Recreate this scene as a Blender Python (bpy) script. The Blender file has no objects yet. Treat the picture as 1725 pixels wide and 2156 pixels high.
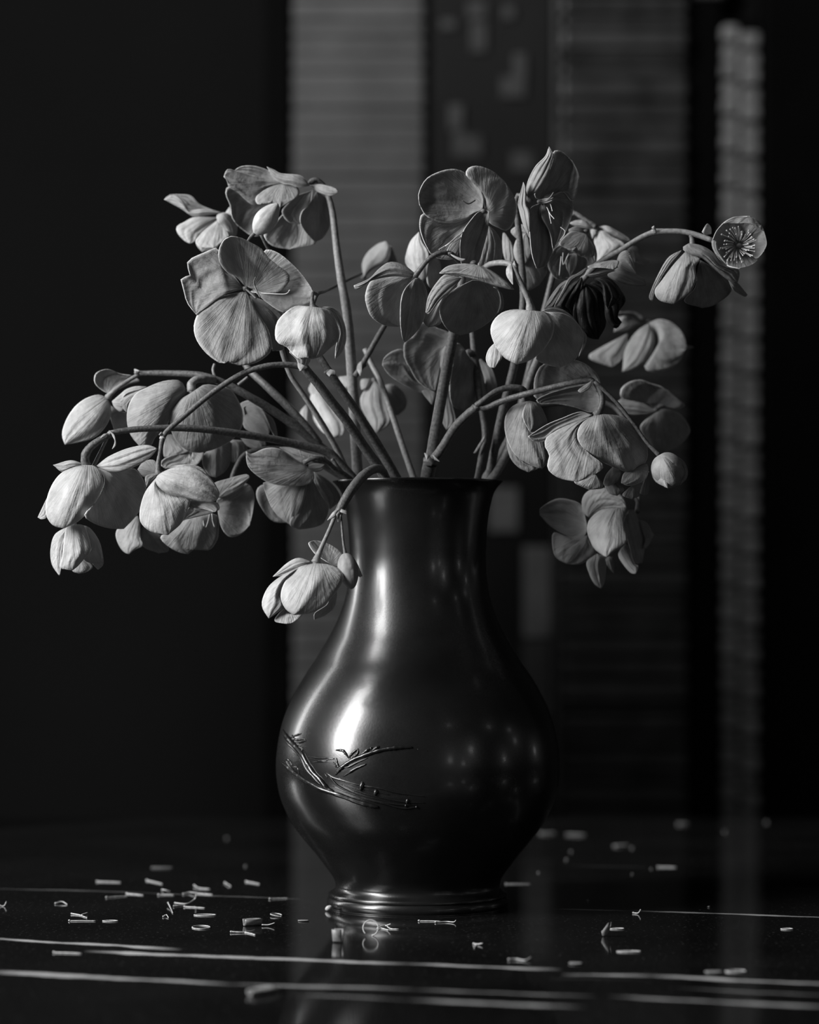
import bpy, bmesh, math, random
from mathutils import Vector, Matrix, noise as mnoise

# ------------------------------------------------------------------ camera, world, lights
W_PX, H_PX = 1725.0, 2156.0
FPX = 5600.0                    # focal length in pixels
HORIZON = 1250.0                # image row of eye level
SC = 0.0003084                  # metres per pixel at the vase axis
DV = FPX * SC                   # distance of the vase axis
CAMH = 658 * SC                 # eye height above the table top
scene = bpy.context.scene
col = scene.collection

cam_data = bpy.data.cameras.new('camera')
cam = bpy.data.objects.new('camera', cam_data)
col.objects.link(cam)
cam.location = (0, 0, CAMH)
cam.rotation_euler = (math.pi / 2, 0, 0)
cam_data.sensor_fit = 'HORIZONTAL'
cam_data.sensor_width = 36.0
cam_data.lens = 36.0 * FPX / W_PX
cam_data.shift_y = (HORIZON - H_PX / 2) / W_PX
cam_data.clip_start = 0.05
cam_data.dof.use_dof = True
cam_data.dof.focus_distance = DV - 0.085
cam_data.dof.aperture_fstop = 5.6
scene.camera = cam

world = bpy.data.worlds.new('world')
scene.world = world
world.use_nodes = True
world.node_tree.nodes['Background'].inputs[0].default_value = (0.5, 0.5, 0.5, 1)
world.node_tree.nodes['Background'].inputs[1].default_value = 0.034


def aim(o, target):
    d = Vector(target) - o.location
    o.rotation_euler = d.to_track_quat('-Z', 'Y').to_euler()


def area(name, loc, target, sx, sy, power, spread=180):
    l = bpy.data.lights.new(name, 'AREA')
    l.shape = 'RECTANGLE'
    l.size, l.size_y = sx, sy
    l.energy = power
    l.spread = math.radians(spread)
    o = bpy.data.objects.new(name, l)
    col.objects.link(o)
    o.location = loc
    aim(o, target)
    return o


VC = Vector(((880 - W_PX / 2) * SC, DV, 0.0))       # vase axis on the table
# tall narrow window to the left, half behind the camera; a second one further back
area('window_left_offscreen', VC + Vector((-1.76, -0.86, 1.42)), VC + Vector((0, 0, 1.10)), 0.62, 2.0, 52, 120)
area('window_left_back_offscreen', VC + Vector((-1.70, 1.00, 1.0)), VC + Vector((0, 0, 0.8)), 0.20, 1.5, 3.6, 90)

scene.view_settings.view_transform = 'Standard'
scene.view_settings.look = 'None'
scene.view_settings.gamma = 1.0
scene.view_settings.use_curve_mapping = False
scene.view_settings.exposure = 0.0


# ------------------------------------------------------------------ helpers
def W(px, py, z=0.0):
    """photo pixel + distance towards the camera (pixel units at the vase axis) -> world point"""
    d = DV - z * SC
    return Vector(((px - W_PX / 2) * d / FPX, d, CAMH + (HORIZON - py) * d / FPX))


def WT(px, py, up=0.0):
    """photo pixel -> point on the table top"""
    d = FPX * CAMH / (py - HORIZON)
    return Vector(((px - W_PX / 2) * d / FPX, d, up))


def WB(px, py, d):
    return Vector(((px - W_PX / 2) * d / FPX, d, CAMH + (HORIZON - py) * d / FPX))


def mesh_obj(name, verts, faces, mat, parent=None, uvs=None, smooth=True, off=None, uvs2=None):
    me = bpy.data.meshes.new(name)
    if off is not None:
        verts = [Vector(v) - off for v in verts]
    me.from_pydata([tuple(v) for v in verts], [], faces)
    if uvs is not None:
        uvl = me.uv_layers.new(name='UVMap')
        for lp in me.loops:
            uvl.data[lp.index].uv = uvs[lp.vertex_index]
    if uvs2 is not None:
        uvl = me.uv_layers.new(name='Vein')
        for lp in me.loops:
            uvl.data[lp.index].uv = uvs2[lp.vertex_index]
    if smooth:
        me.polygons.foreach_set('use_smooth', [True] * len(me.polygons))
    me.materials.append(mat)
    o = bpy.data.objects.new(name, me)
    col.objects.link(o)
    if parent is not None:
        o.parent = parent
    return o


def tag(o, label=None, cat=None, group=None, kind=None):
    if label: o['label'] = label
    if cat: o['category'] = cat
    if group: o['group'] = group
    if kind: o['kind'] = kind
    return o


def thing(name, label, cat, loc, group=None):
    o = bpy.data.objects.new(name, None)
    col.objects.link(o)
    o.location = loc
    o.empty_display_size = 0.02
    return tag(o, label, cat, group)


def catmull(pts, n):
    """resample an open polyline of vectors with a Catmull-Rom spline"""
    P = [pts[0] * 2 - pts[1]] + list(pts) + [pts[-1] * 2 - pts[-2]]
    dense = []
    for i in range(1, len(P) - 2):
        p0, p1, p2, p3 = P[i - 1], P[i], P[i + 1], P[i + 2]
        for k in range(12):
            t = k / 12
            dense.append(0.5 * ((2 * p1) + (p2 - p0) * t + (2 * p0 - 5 * p1 + 4 * p2 - p3) * t * t
                                + (3 * p1 - p0 - 3 * p2 + p3) * t ** 3))
    dense.append(P[-2])
    L = [0.0]
    for a, b in zip(dense, dense[1:]):
        L.append(L[-1] + (b - a).length)
    out, j = [], 0
    for i in range(n):
        s = L[-1] * i / (n - 1)
        while j < len(L) - 2 and L[j + 1] < s:
            j += 1
        seg = L[j + 1] - L[j]
        t = 0 if seg < 1e-12 else (s - L[j]) / seg
        out.append(dense[j].lerp(dense[j + 1], min(max(t, 0), 1)))
    return out


def tube_geo(path, radii, sides=9, seg=None, wob=0.0, seed=0):
    """tapered tube along a smooth path: returns verts, faces"""
    n = seg or max(6, len(path) * 5)
    pts4 = [Vector((p[0], p[1], p[2], r)) for p, r in zip(path, radii)]
    P = [pts4[0] * 2 - pts4[1]] + pts4 + [pts4[-1] * 2 - pts4[-2]]
    res = catmull4(P, n)
    rnd = random.Random(seed)
    verts, faces = [], []
    prevN = None
    for i, q in enumerate(res):
        p = Vector(q[:3]); r = max(q[3], 1e-5)
        a = Vector(res[max(i - 1, 0)][:3]); b = Vector(res[min(i + 1, n - 1)][:3])
        t = (b - a).normalized()
        if prevN is None:
            nn = t.orthogonal().normalized()
        else:
            nn = (prevN - t * prevN.dot(t)).normalized()
        prevN = nn
        bn = t.cross(nn)
        rr = r * (1 + wob * (rnd.random() - .5))
        for k in range(sides):
            an = 2 * math.pi * k / sides
            verts.append(p + nn * math.cos(an) * rr + bn * math.sin(an) * rr)
    for i in range(n - 1):
        for k in range(sides):
            k2 = (k + 1) % sides
            faces.append((i * sides + k, i * sides + k2, (i + 1) * sides + k2, (i + 1) * sides + k))
    faces.append(tuple(range(sides))[::-1])
    faces.append(tuple((n - 1) * sides + k for k in range(sides)))
    return verts, faces


def catmull4(P, n):
    dense = []
    for i in range(1, len(P) - 2):
        p0, p1, p2, p3 = P[i - 1], P[i], P[i + 1], P[i + 2]
        for k in range(10):
            t = k / 10
            dense.append(0.5 * ((2 * p1) + (p2 - p0) * t + (2 * p0 - 5 * p1 + 4 * p2 - p3) * t * t
                                + (3 * p1 - p0 - 3 * p2 + p3) * t ** 3))
    dense.append(P[-2])
    L = [0.0]
    for a, b in zip(dense, dense[1:]):
        L.append(L[-1] + (b - a).length)
    out, j = [], 0
    for i in range(n):
        s = L[-1] * i / (n - 1)
        while j < len(L) - 2 and L[j + 1] < s:
            j += 1
        seg = L[j + 1] - L[j]
        t = 0 if seg < 1e-12 else (s - L[j]) / seg
        out.append(dense[j].lerp(dense[j + 1], min(max(t, 0), 1)))
    return out


def join_geo(parts):
    V, F = [], []
    for v, f in parts:
        o = len(V)
        V += list(v)
        F += [tuple(i + o for i in ff) for ff in f]
    return V, F


def ball_geo(c, r, axis=None, squash=1.0, nu=8, nv=6):
    """small ellipsoid, long axis along 'axis'"""
    ax = (axis or Vector((0, 0, 1))).normalized()
    n = ax.orthogonal().normalized(); b = ax.cross(n)
    V, F = [], []
    for i in range(nv + 1):
        th = math.pi * i / nv
        for k in range(nu):
            ph = 2 * math.pi * k / nu
            V.append(c + ax * math.cos(th) * r * squash + (n * math.cos(ph) + b * math.sin(ph)) * math.sin(th) * r)
    for i in range(nv):
        for k in range(nu):
            k2 = (k + 1) % nu
            F.append((i * nu + k, i * nu + k2, (i + 1) * nu + k2, (i + 1) * nu + k))
    return V, F


def lathe_geo(profile, centre, segs=128, close=False):
    V, F = [], []
    for (r, z) in profile:
        for k in range(segs):
            a = 2 * math.pi * k / segs
            V.append(Vector((centre.x + r * math.cos(a), centre.y + r * math.sin(a), centre.z + z)))
    for i in range(len(profile) - 1):
        for k in range(segs):
            k2 = (k + 1) % segs
            F.append((i * segs + k, i * segs + k2, (i + 1) * segs + k2, (i + 1) * segs + k))
    return V, F


def box_geo(x0, x1, y0, y1, z0, z1, bev=0.0):
    bm = bmesh.new()
    bmesh.ops.create_cube(bm, size=1)
    for v in bm.verts:
        v.co = Vector((x0 if v.co.x < 0 else x1, y0 if v.co.y < 0 else y1, z0 if v.co.z < 0 else z1))
    if bev:
        bmesh.ops.bevel(bm, geom=bm.edges[:], offset=bev, segments=2, affect='EDGES', profile=0.5)
    bm.verts.index_update()
    V = [v.co.copy() for v in bm.verts]
    F = [tuple(v.index for v in f.verts) for f in bm.faces]
    bm.free()
    return V, F


# ------------------------------------------------------------------ materials
def new_mat(name):
    m = bpy.data.materials.new(name)
    m.use_nodes = True
    nt = m.node_tree
    for n in list(nt.nodes): nt.nodes.remove(n)
    out = nt.nodes.new('ShaderNodeOutputMaterial')
    return m, nt, out


def N(nt, typ, **kw):
    n = nt.nodes.new(typ)
    for k, v in kw.items():
        if k.startswith('i_'):
            key = k[2:]
            n.inputs[int(key) if key.isdigit() else key.replace('_', ' ')].default_value = v
        else:
            setattr(n, k, v)
    return n


def math_n(nt, op, a, b=None, c=None, clamp=False):
    n = nt.nodes.new('ShaderNodeMath'); n.operation = op; n.use_clamp = clamp
    for i, v in enumerate((a, b, c)):
        if v is None: continue
        if isinstance(v, (int, float)): n.inputs[i].default_value = v
        else: nt.links.new(v, n.inputs[i])
    return n.outputs[0]


def grey(v, a=1): return (v, v, v, a)


def mat_simple(name, v, rough=0.5, spec=0.4, metallic=0.0, var=0.2, scale=40, bump=0.0, bscale=200):
    m, nt, out = new_mat(name)
    b = N(nt, 'ShaderNodeBsdfPrincipled')
    b.inputs['Roughness'].default_value = rough
    b.inputs['Specular IOR Level'].default_value = spec
    b.inputs['Metallic'].default_value = metallic
    tc = N(nt, 'ShaderNodeTexCoord')
    nz = N(nt, 'ShaderNodeTexNoise'); nz.inputs['Scale'].default_value = scale; nz.inputs['Detail'].default_value = 4
    nt.links.new(tc.outputs['Object'], nz.inputs['Vector'])
    mr = N(nt, 'ShaderNodeMapRange')
    mr.inputs[1].default_value = 0.3; mr.inputs[2].default_value = 0.7
    mr.inputs[3].default_value = v * (1 - var); mr.inputs[4].default_value = v * (1 + var)
    nt.links.new(nz.outputs[0], mr.inputs[0])
    cb = N(nt, 'ShaderNodeCombineColor')
    for i in range(3): nt.links.new(mr.outputs[0], cb.inputs[i])
    nt.links.new(cb.outputs[0], b.inputs['Base Color'])
    if bump:
        n2 = N(nt, 'ShaderNodeTexNoise'); n2.inputs['Scale'].default_value = bscale; n2.inputs['Detail'].default_value = 3
        nt.links.new(tc.outputs['Object'], n2.inputs['Vector'])
        bp = N(nt, 'ShaderNodeBump'); bp.inputs['Strength'].default_value = bump; bp.inputs['Distance'].default_value = 0.0006
        nt.links.new(n2.outputs[0], bp.inputs['Height'])
        nt.links.new(bp.outputs[0], b.inputs['Normal'])
    nt.links.new(b.outputs[0], out.inputs[0])
    return m


def mat_petal(name, v, edge, vein=0.35, rough=0.5, trans=0.16):
    """petal skin: veins run from base to tip (UV: x across, y along), pale margin"""
    m, nt, out = new_mat(name)
    L = nt.links.new
    uv = N(nt, 'ShaderNodeUVMap', uv_map='UVMap')
    sep = N(nt, 'ShaderNodeSeparateXYZ'); L(uv.outputs[0], sep.inputs[0])
    x, y = sep.outputs[0], sep.outputs[1]
    uv2 = N(nt, 'ShaderNodeUVMap', uv_map='Vein')
    sep2 = N(nt, 'ShaderNodeSeparateXYZ'); L(uv2.outputs[0], sep2.inputs[0])
    vx, vy = sep2.outputs[0], sep2.outputs[1]
    info = N(nt, 'ShaderNodeObjectInfo')
    rnd = math_n(nt, 'MULTIPLY', info.outputs['Random'], 37.0)

    def streak(sx, sy, detail):
        cb = N(nt, 'ShaderNodeCombineXYZ')
        L(math_n(nt, 'MULTIPLY', vx, sx), cb.inputs[0])
        L(math_n(nt, 'MULTIPLY', vy, sy), cb.inputs[1])
        L(rnd, cb.inputs[2])
        nz = N(nt, 'ShaderNodeTexNoise'); nz.inputs['Scale'].default_value = 1.0; nz.inputs['Detail'].default_value = detail
        L(cb.outputs[0], nz.inputs['Vector'])
        return nz.outputs[0]
    fine = streak(44, 3.2, 3)
    broad = streak(11, 1.8, 2)
    tc = N(nt, 'ShaderNodeTexCoord')
    blot = N(nt, 'ShaderNodeTexNoise'); blot.inputs['Scale'].default_value = 90; blot.inputs['Detail'].default_value = 4
    L(tc.outputs['Object'], blot.inputs['Vector'])
    crink = N(nt, 'ShaderNodeTexNoise'); crink.inputs['Scale'].default_value = 260; crink.inputs['Detail'].default_value = 3
    L(tc.outputs['Object'], crink.inputs['Vector'])
    grain = N(nt, 'ShaderNodeTexNoise'); grain.inputs['Scale'].default_value = 1400; grain.inputs['Detail'].default_value = 2
    L(tc.outputs['Object'], grain.inputs['Vector'])
    # vein lines : thin dark streaks, strongest at the base
    lines = math_n(nt, 'SUBTRACT', fine, 0.5)
    lines = math_n(nt, 'ABSOLUTE', lines)
    lines = math_n(nt, 'MULTIPLY_ADD', lines, -26.0, 1.0, clamp=True)
    base_w = math_n(nt, 'MULTIPLY_ADD', y, -1.25, 1.0, clamp=True)
    lines = math_n(nt, 'MULTIPLY', lines, base_w)
    val = math_n(nt, 'MULTIPLY_ADD', broad, 0.36, 0.82)
    val = math_n(nt, 'MULTIPLY', val, math_n(nt, 'MULTIPLY_ADD', lines, -vein, 1.0))
    val = math_n(nt, 'MULTIPLY', val, math_n(nt, 'MULTIPLY_ADD', fine, 0.36, 0.82))
    val = math_n(nt, 'MULTIPLY', val, math_n(nt, 'MULTIPLY_ADD', blot.outputs[0], 0.95, 0.53))
    val = math_n(nt, 'MULTIPLY', val, v)
    # pale thin margin
    ex = math_n(nt, 'MINIMUM', x, math_n(nt, 'SUBTRACT', 1.0, x))
    ey = math_n(nt, 'SUBTRACT', 1.0, y)
    em = math_n(nt, 'MINIMUM', ex, ey)
    em = math_n(nt, 'MULTIPLY_ADD', em, -1 / 0.027, 1.0, clamp=True)
    em = math_n(nt, 'MULTIPLY', em, math_n(nt, 'MULTIPLY', y, 4.0, clamp=True))
    mix = N(nt, 'ShaderNodeMix'); mix.data_type = 'FLOAT'
    L(em, mix.inputs[0]); L(val, mix.inputs[2]); mix.inputs[3].default_value = edge
    cb = N(nt, 'ShaderNodeCombineColor')
    for i in range(3): L(mix.outputs[0], cb.inputs[i])
    b = N(nt, 'ShaderNodeBsdfPrincipled')
    b.inputs['Roughness'].default_value = rough
    b.inputs['Specular IOR Level'].default_value = 0.3
    L(cb.outputs[0], b.inputs['Base Color'])
    tr = N(nt, 'ShaderNodeBsdfTranslucent'); L(cb.outputs[0], tr.inputs[0])
    hgt = math_n(nt, 'ADD', math_n(nt, 'MULTIPLY', fine, 1.0), math_n(nt, 'MULTIPLY', broad, 2.0))
    hgt = math_n(nt, 'ADD', hgt, math_n(nt, 'MULTIPLY', crink.outputs[0], 1.7))
    hgt = math_n(nt, 'ADD', hgt, math_n(nt, 'MULTIPLY', grain.outputs[0], 0.22))
    bp = N(nt, 'ShaderNodeBump'); bp.inputs['Strength'].default_value = 0.5; bp.inputs['Distance'].default_value = 0.0008
    L(hgt, bp.inputs['Height'])
    L(bp.outputs[0], b.inputs['Normal'])
    ms = N(nt, 'ShaderNodeMixShader'); ms.inputs[0].default_value = trans
    L(b.outputs[0], ms.inputs[1]); L(tr.outputs[0], ms.inputs[2])
    L(ms.outputs[0], out.inputs[0])
    return m


PETAL = {                       # one pigment per flower; light and tilt do the rest
    'pale': mat_petal('petal_pale', 0.49, 0.86),
    'mid': mat_petal('petal_mid', 0.31, 0.66),
    'dead': mat_petal('petal_withered', 0.02, 0.06, vein=0.5, rough=0.45, trans=0.03),
}
M_STEM = mat_simple('stem_skin', 0.105, 0.5, 0.4, var=0.45, scale=650, bump=0.35, bscale=900)
M_STEMP = mat_simple('stem_skin_pale', 0.22, 0.5, 0.4, var=0.3, scale=500, bump=0.3, bscale=900)
M_BUD = mat_simple('bud_skin', 0.46, 0.5, 0.35, var=0.22, scale=160, bump=0.3, bscale=420)
M_BUDD = mat_simple('bud_skin_green', 0.26, 0.5, 0.35, var=0.25, scale=160, bump=0.3, bscale=420)
M_BRACT = mat_simple('dry_bract', 0.35, 0.6, 0.3, var=0.4, scale=300)
M_STAMEN = mat_simple('stamen', 0.5, 0.5, 0.4, var=0.25, scale=300)
M_PISTIL = mat_simple('pistil_dark', 0.10, 0.4, 0.5, var=0.3, scale=300)
M_DEBRIS = mat_simple('fallen_stamen', 0.60, 0.5, 0.5, var=0.3, scale=400)
M_FLAKE = mat_simple('fallen_nectary', 0.28, 0.45, 0.5, var=0.3, scale=300)

# ------------------------------------------------------------------ room shell
DB = 3.45                                   # distance of the back wall
TABLE_FAR = FPX * CAMH / (1722 - HORIZON)
FLOOR_Z = -0.75
M_WALL = mat_simple('wall_charcoal_paint', 0.011, 0.85, 0.03, var=0.08, scale=3)
M_FLOOR = mat_simple('floor_dark_board', 0.03, 0.6, 0.3, var=0.3, scale=8)
M_BLACK = mat_simple('black_lacquer', 0.004, 0.6, 0.04, var=0.2, scale=10)

o = mesh_obj('floor', *box_geo(-3, 3, -1.0, DB + 0.1, FLOOR_Z - 0.05, FLOOR_Z), M_FLOOR, smooth=False)
tag(o, 'dark board floor under the marble table', 'floor', kind='structure')
o = mesh_obj('wall_back', *box_geo(-3, 3, DB, DB + 0.1, FLOOR_Z, 2.6), M_WALL, smooth=False)
tag(o, 'plain charcoal wall behind the table', 'wall', kind='structure')


# ------------------------------------------------------------------ marble table
def mat_marble():
    m, nt, out = new_mat('black_marble')
    L = nt.links.new
    tc = N(nt, 'ShaderNodeTexCoord')
    sep = N(nt, 'ShaderNodeSeparateXYZ'); L(tc.outputs['Object'], sep.inputs[0])
    X, Y = sep.outputs[0], sep.outputs[1]

    def noise_1(scale, detail, sx=1, sy=1):
        mp = N(nt, 'ShaderNodeMapping'); mp.inputs['Scale'].default_value = (sx, sy, 1)
        L(tc.outputs['Object'], mp.inputs[0])
        nz = N(nt, 'ShaderNodeTexNoise'); nz.inputs['Scale'].default_value = scale; nz.inputs['Detail'].default_value = detail
        L(mp.outputs[0], nz.inputs['Vector'])
        return nz.outputs[0]
    wob = math_n(nt, 'MULTIPLY', math_n(nt, 'SUBTRACT', noise_1(26, 5, 1, 0.2), 0.5), 0.010)
    thick = noise_1(34, 4, 1, 0.3)
    # veins given as (x0,y0)-(x1,y1) on the picture, half width in pixels, brightness
    veins = [((-40, 1975), (385, 1999), 2.6, 0.85), ((175, 2003), (870, 2030), 3.0, 0.9), ((840, 2029), (1185, 2041), 2.6, 0.8),
             ((1180, 2052), (1390, 2055), 3.2, 0.85), ((1350, 2054), (1780, 2074), 2.8, 0.8),
             ((-40, 2044), (500, 2073), 3.2, 0.85), ((470, 2071), (880, 2083), 2.6, 0.55), ((860, 2083), (1260, 2098), 1.9, 0.40),
             ((600, 2092), (880, 2107), 1.7, 0.30), ((850, 2105), (1238, 2121), 3.0, 0.62), ((1280, 2098), (1780, 2122), 3.0, 0.62),
             ((1420, 2080), (1780, 2098), 1.6, 0.28), ((1325, 1917), (1780, 1933), 1.5, 0.55), ((1120, 1912), (1340, 1918), 0.9, 0.22),
             ((-40, 1870), (330, 1880), 1.1, 0.22), ((300, 1880), (640, 1893), 1.1, 0.25),
             ((1180, 1823), (1380, 1826), 1.5, 0.05), ((640, 2075), (760, 2060), 1.2, 0.05),
             ((1150, 2060), (1360, 2062), 1.0, 0.12), ((1600, 1868), (1780, 1874), 1.2, 0.05)]
    total = None
    for (x0, y0), (x1, y1), hw, br in veins:
        a, b = WT(x0, y0), WT(x1, y1)
        sl = (b.y - a.y) / (b.x - a.x)
        ym = (y0 + y1) / 2
        hwm = hw * FPX * CAMH / (ym - HORIZON) ** 2           # pixels -> metres of depth on the table
        yy = math_n(nt, 'ADD', math_n(nt, 'MULTIPLY_ADD', X, sl, a.y - sl * a.x), wob)
        dist = math_n(nt, 'ABSOLUTE', math_n(nt, 'SUBTRACT', Y, yy))
        w = math_n(nt, 'MULTIPLY', math_n(nt, 'MULTIPLY_ADD', thick, 2.2, -0.1), hwm)
        e = math_n(nt, 'SUBTRACT', w, dist)
        e = math_n(nt, 'MULTIPLY', e, 1.6 / hwm, clamp=True)
        g0 = math_n(nt, 'MULTIPLY', math_n(nt, 'SUBTRACT', X, a.x), 40.0, clamp=True)
        g1 = math_n(nt, 'MULTIPLY', math_n(nt, 'SUBTRACT', b.x, X), 40.0, clamp=True)
        e = math_n(nt, 'MULTIPLY', e, math_n(nt, 'MULTIPLY', g0, g1))
        e = math_n(nt, 'MULTIPLY', e, br)
        total = e if total is None else math_n(nt, 'MAXIMUM', total, e)
    speck = N(nt, 'ShaderNodeTexNoise'); speck.inputs['Scale'].default_value = 420; speck.inputs['Detail'].default_value = 2
    L(tc.outputs['Object'], speck.inputs['Vector'])
    sp = math_n(nt, 'MULTIPLY', math_n(nt, 'SUBTRACT', speck.outputs[0], 0.64), 0.9, clamp=True)
    cloud = math_n(nt, 'MULTIPLY_ADD', noise_1(9, 4), 0.016, 0.001)
    val = math_n(nt, 'ADD', math_n(nt, 'ADD', math_n(nt, 'MULTIPLY', total, 0.95), sp), cloud)
    cb = N(nt, 'ShaderNodeCombineColor')
    for i in range(3): L(val, cb.inputs[i])
    b = N(nt, 'ShaderNodeBsdfPrincipled')
    L(cb.outputs[0], b.inputs['Base Color'])
    b.inputs['IOR'].default_value = 1.45
    ro = math_n(nt, 'MULTIPLY_ADD', noise_1(14, 4), 0.08, 0.035)
    L(ro, b.inputs['Roughness'])
    n2 = N(nt, 'ShaderNodeTexNoise'); n2.inputs['Scale'].default_value = 60; n2.inputs['Detail'].default_value = 2
    L(tc.outputs['Object'], n2.inputs['Vector'])
    bp = N(nt, 'ShaderNodeBump'); bp.inputs['Strength'].default_value = 0.02; bp.inputs['Distance'].default_value = 0.001
    L(n2.outputs[0], bp.inputs['Height']); L(bp.outputs[0], b.inputs['Normal'])
    L(b.outputs[0], out.inputs[0])
    return m


table = thing('marble_table', 'polished black marble table top with thin white veins', 'table', (0, 0, FLOOR_Z))
TO = Vector((0, 0, FLOOR_Z))
tt = mesh_obj('table_top', *box_geo(-1.0, 1.0, 0.75, TABLE_FAR, -0.03, 0.0, 0.0015), mat_marble(), table, smooth=False)
tt.location = -TO
for sx in (-1, 1):
    for yy in (0.85, TABLE_FAR - 0.1):
        mesh_obj('leg', *box_geo(sx * 0.9 - 0.035, sx * 0.9 + 0.035, yy - 0.035, yy + 0.035, FLOOR_Z, -0.03, 0.004),
                 M_BLACK, table, smooth=False, off=TO)
mesh_obj('apron', *box_geo(-0.9, 0.9, TABLE_FAR - 0.12, TABLE_FAR - 0.08, -0.11, -0.03, 0.002), M_BLACK, table, smooth=False, off=TO)

# ------------------------------------------------------------------ furniture behind the table
M_REED = mat_simple('woven_reed_slat', 0.18, 0.8, 0.15, var=0.18, scale=14)
M_REEDD = mat_simple('dark_lacquered_slat', 0.062, 0.42, 0.4, var=0.45, scale=22)
M_PANEL = mat_simple('dark_panel', 0.017, 0.6, 0.3, var=0.3, scale=6)
M_INLAY = mat_simple('grey_inlay', 0.10, 0.6, 0.3, var=0.25, scale=20)
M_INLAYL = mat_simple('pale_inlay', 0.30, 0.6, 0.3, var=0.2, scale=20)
M_BLOCK = mat_simple('ribbed_block', 0.33, 0.6, 0.3, var=0.2, scale=25)
MB = DB / FPX                               # metres per pixel on the back wall


def bx(px0, px1, d0, d1, z0, z1, bev=0.002):
    d = d0
    return box_geo((px0 - W_PX / 2) * d / FPX, (px1 - W_PX / 2) * d / FPX, d0, d1, z0, z1, bev)


def zrow(py, d=DB): return CAMH + (HORIZON - py) * d / FPX


rnd = random.Random(4)


def slat_screen(name, label, px0, px1, pitch, mat, bev, thick_var, front=DB - 0.05):
    x0 = (px0 - W_PX / 2) * front / FPX
    t = thing(name, label, 'screen', ((px0 + px1 - W_PX) / 2 * front / FPX, front, FLOOR_Z))
    off = t.location.copy()
    mesh_obj('backing_board', *bx(px0 - 4, px1 + 4, DB - 0.022, DB - 0.004, FLOOR_Z, zrow(-260)), M_BLACK, t, smooth=False, off=off)
    y = 1790.0
    i = 0
    while y > -180:
        p = pitch * (1 + thick_var * (rnd.random() - 0.5))
        zc = zrow(y - p / 2, front)
        hh = p * MB * (0.478 - 0.05 * rnd.random() * thick_var)
        dd = 0.004 * rnd.random() * (1 + 2 * thick_var)
        mesh_obj('slat', *bx(px0, px1, front - dd, DB - 0.024, zc - hh, zc + hh, bev), mat, t, smooth=False, off=off)
        y -= p
        i += 1
    return t


o = mesh_obj('black_pillar', *bx(556, 613, DB - 0.04, DB - 0.004, FLOOR_Z, zrow(-260), 0.003), M_BLACK, smooth=False)
tag(o, 'black pillar between the charcoal wall and the pale slatted screen', 'pillar')
slat_screen('slatted_screen', 'pale grey screen of horizontal slats standing beside the charcoal wall', 617, 893, 38, M_REED, 0.0045, 0.25)
slat_screen('slatted_screen', 'dark glossy slatted screen beside the ribbed column', 1182, 1448, 37.5, M_REEDD, 0.006, 0.7)

# dark cabinet panel with small grey inlays between the two screens
t = thing('inlaid_panel', 'near black panel with small grey rectangular inlays between the slatted screens', 'panel',
          ((1030 - W_PX / 2) * MB, DB - 0.05, FLOOR_Z))
off = t.location.copy()
mesh_obj('board', *bx(897, 1163, DB - 0.05, DB - 0.004, FLOOR_Z, zrow(-260)), M_PANEL, t, smooth=False, off=off)
mesh_obj('edge_strip', *bx(1166, 1179, DB - 0.055, DB - 0.004, FLOOR_Z, zrow(-260)), M_INLAY, t, smooth=False, off=off)
mesh_obj('edge_strip', *bx(896, 904, DB - 0.055, DB - 0.004, FLOOR_Z, zrow(-260)), M_BLACK, t, smooth=False, off=off)
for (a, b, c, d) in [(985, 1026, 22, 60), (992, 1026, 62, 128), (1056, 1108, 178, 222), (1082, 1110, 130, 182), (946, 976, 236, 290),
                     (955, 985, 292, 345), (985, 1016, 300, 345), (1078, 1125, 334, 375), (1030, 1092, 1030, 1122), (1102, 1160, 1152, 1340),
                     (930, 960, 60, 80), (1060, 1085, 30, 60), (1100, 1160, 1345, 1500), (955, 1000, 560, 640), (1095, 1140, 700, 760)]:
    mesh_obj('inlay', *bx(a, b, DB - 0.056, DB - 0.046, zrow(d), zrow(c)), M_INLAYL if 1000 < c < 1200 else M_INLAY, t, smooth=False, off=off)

# black post and ribbed column
o = mesh_obj('black_post', *bx(1453, 1519, DB - 0.035, DB - 0.004, FLOOR_Z, zrow(8), 0.003), M_BLACK, smooth=False)
tag(o, 'black lacquered post between the dark slats and the ribbed column', 'post')
o = mesh_obj('post_cap', *bx(1458, 1526, DB - 0.04, DB - 0.006, zrow(8) + 0.0005, zrow(-40), 0.003), M_INLAY, smooth=False)
tag(o, 'grey cap resting on top of the black post', 'cap')
t = thing('ribbed_column', 'tall narrow column of stacked pale blocks beside the black post', 'column', ((1561 - W_PX / 2) * MB, DB - 0.05, FLOOR_Z))
off = t.location.copy()
mesh_obj('core', *bx(1524, 1600, DB - 0.03, DB - 0.004, FLOOR_Z, zrow(52), 0.002), M_BLACK, t, smooth=False, off=off)
for ci, (a, b, ph) in enumerate([(1523, 1556, 0), (1561, 1600, 22)]):
    y = 1790.0 - ph
    k = 0
    while y - 37.5 > 52:
        z0, z1 = zrow(y), zrow(y - 31)
        proud = 0.014 if (k + ci) % 2 else 0.0
        mesh_obj('block', *bx(a, b, DB - 0.042 - 0.004 * ci - proud, DB - 0.031, z0, z1, 0.004), M_BLOCK, t, smooth=False, off=off)
        y -= 37.5
        k += 1
o = mesh_obj('black_cabinet', *bx(1606, 1990, DB - 0.06, DB - 0.004, FLOOR_Z, zrow(-260), 0.004), M_BLACK, smooth=False)
tag(o, 'black cabinet side standing right beside the ribbed column', 'cabinet')

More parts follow.
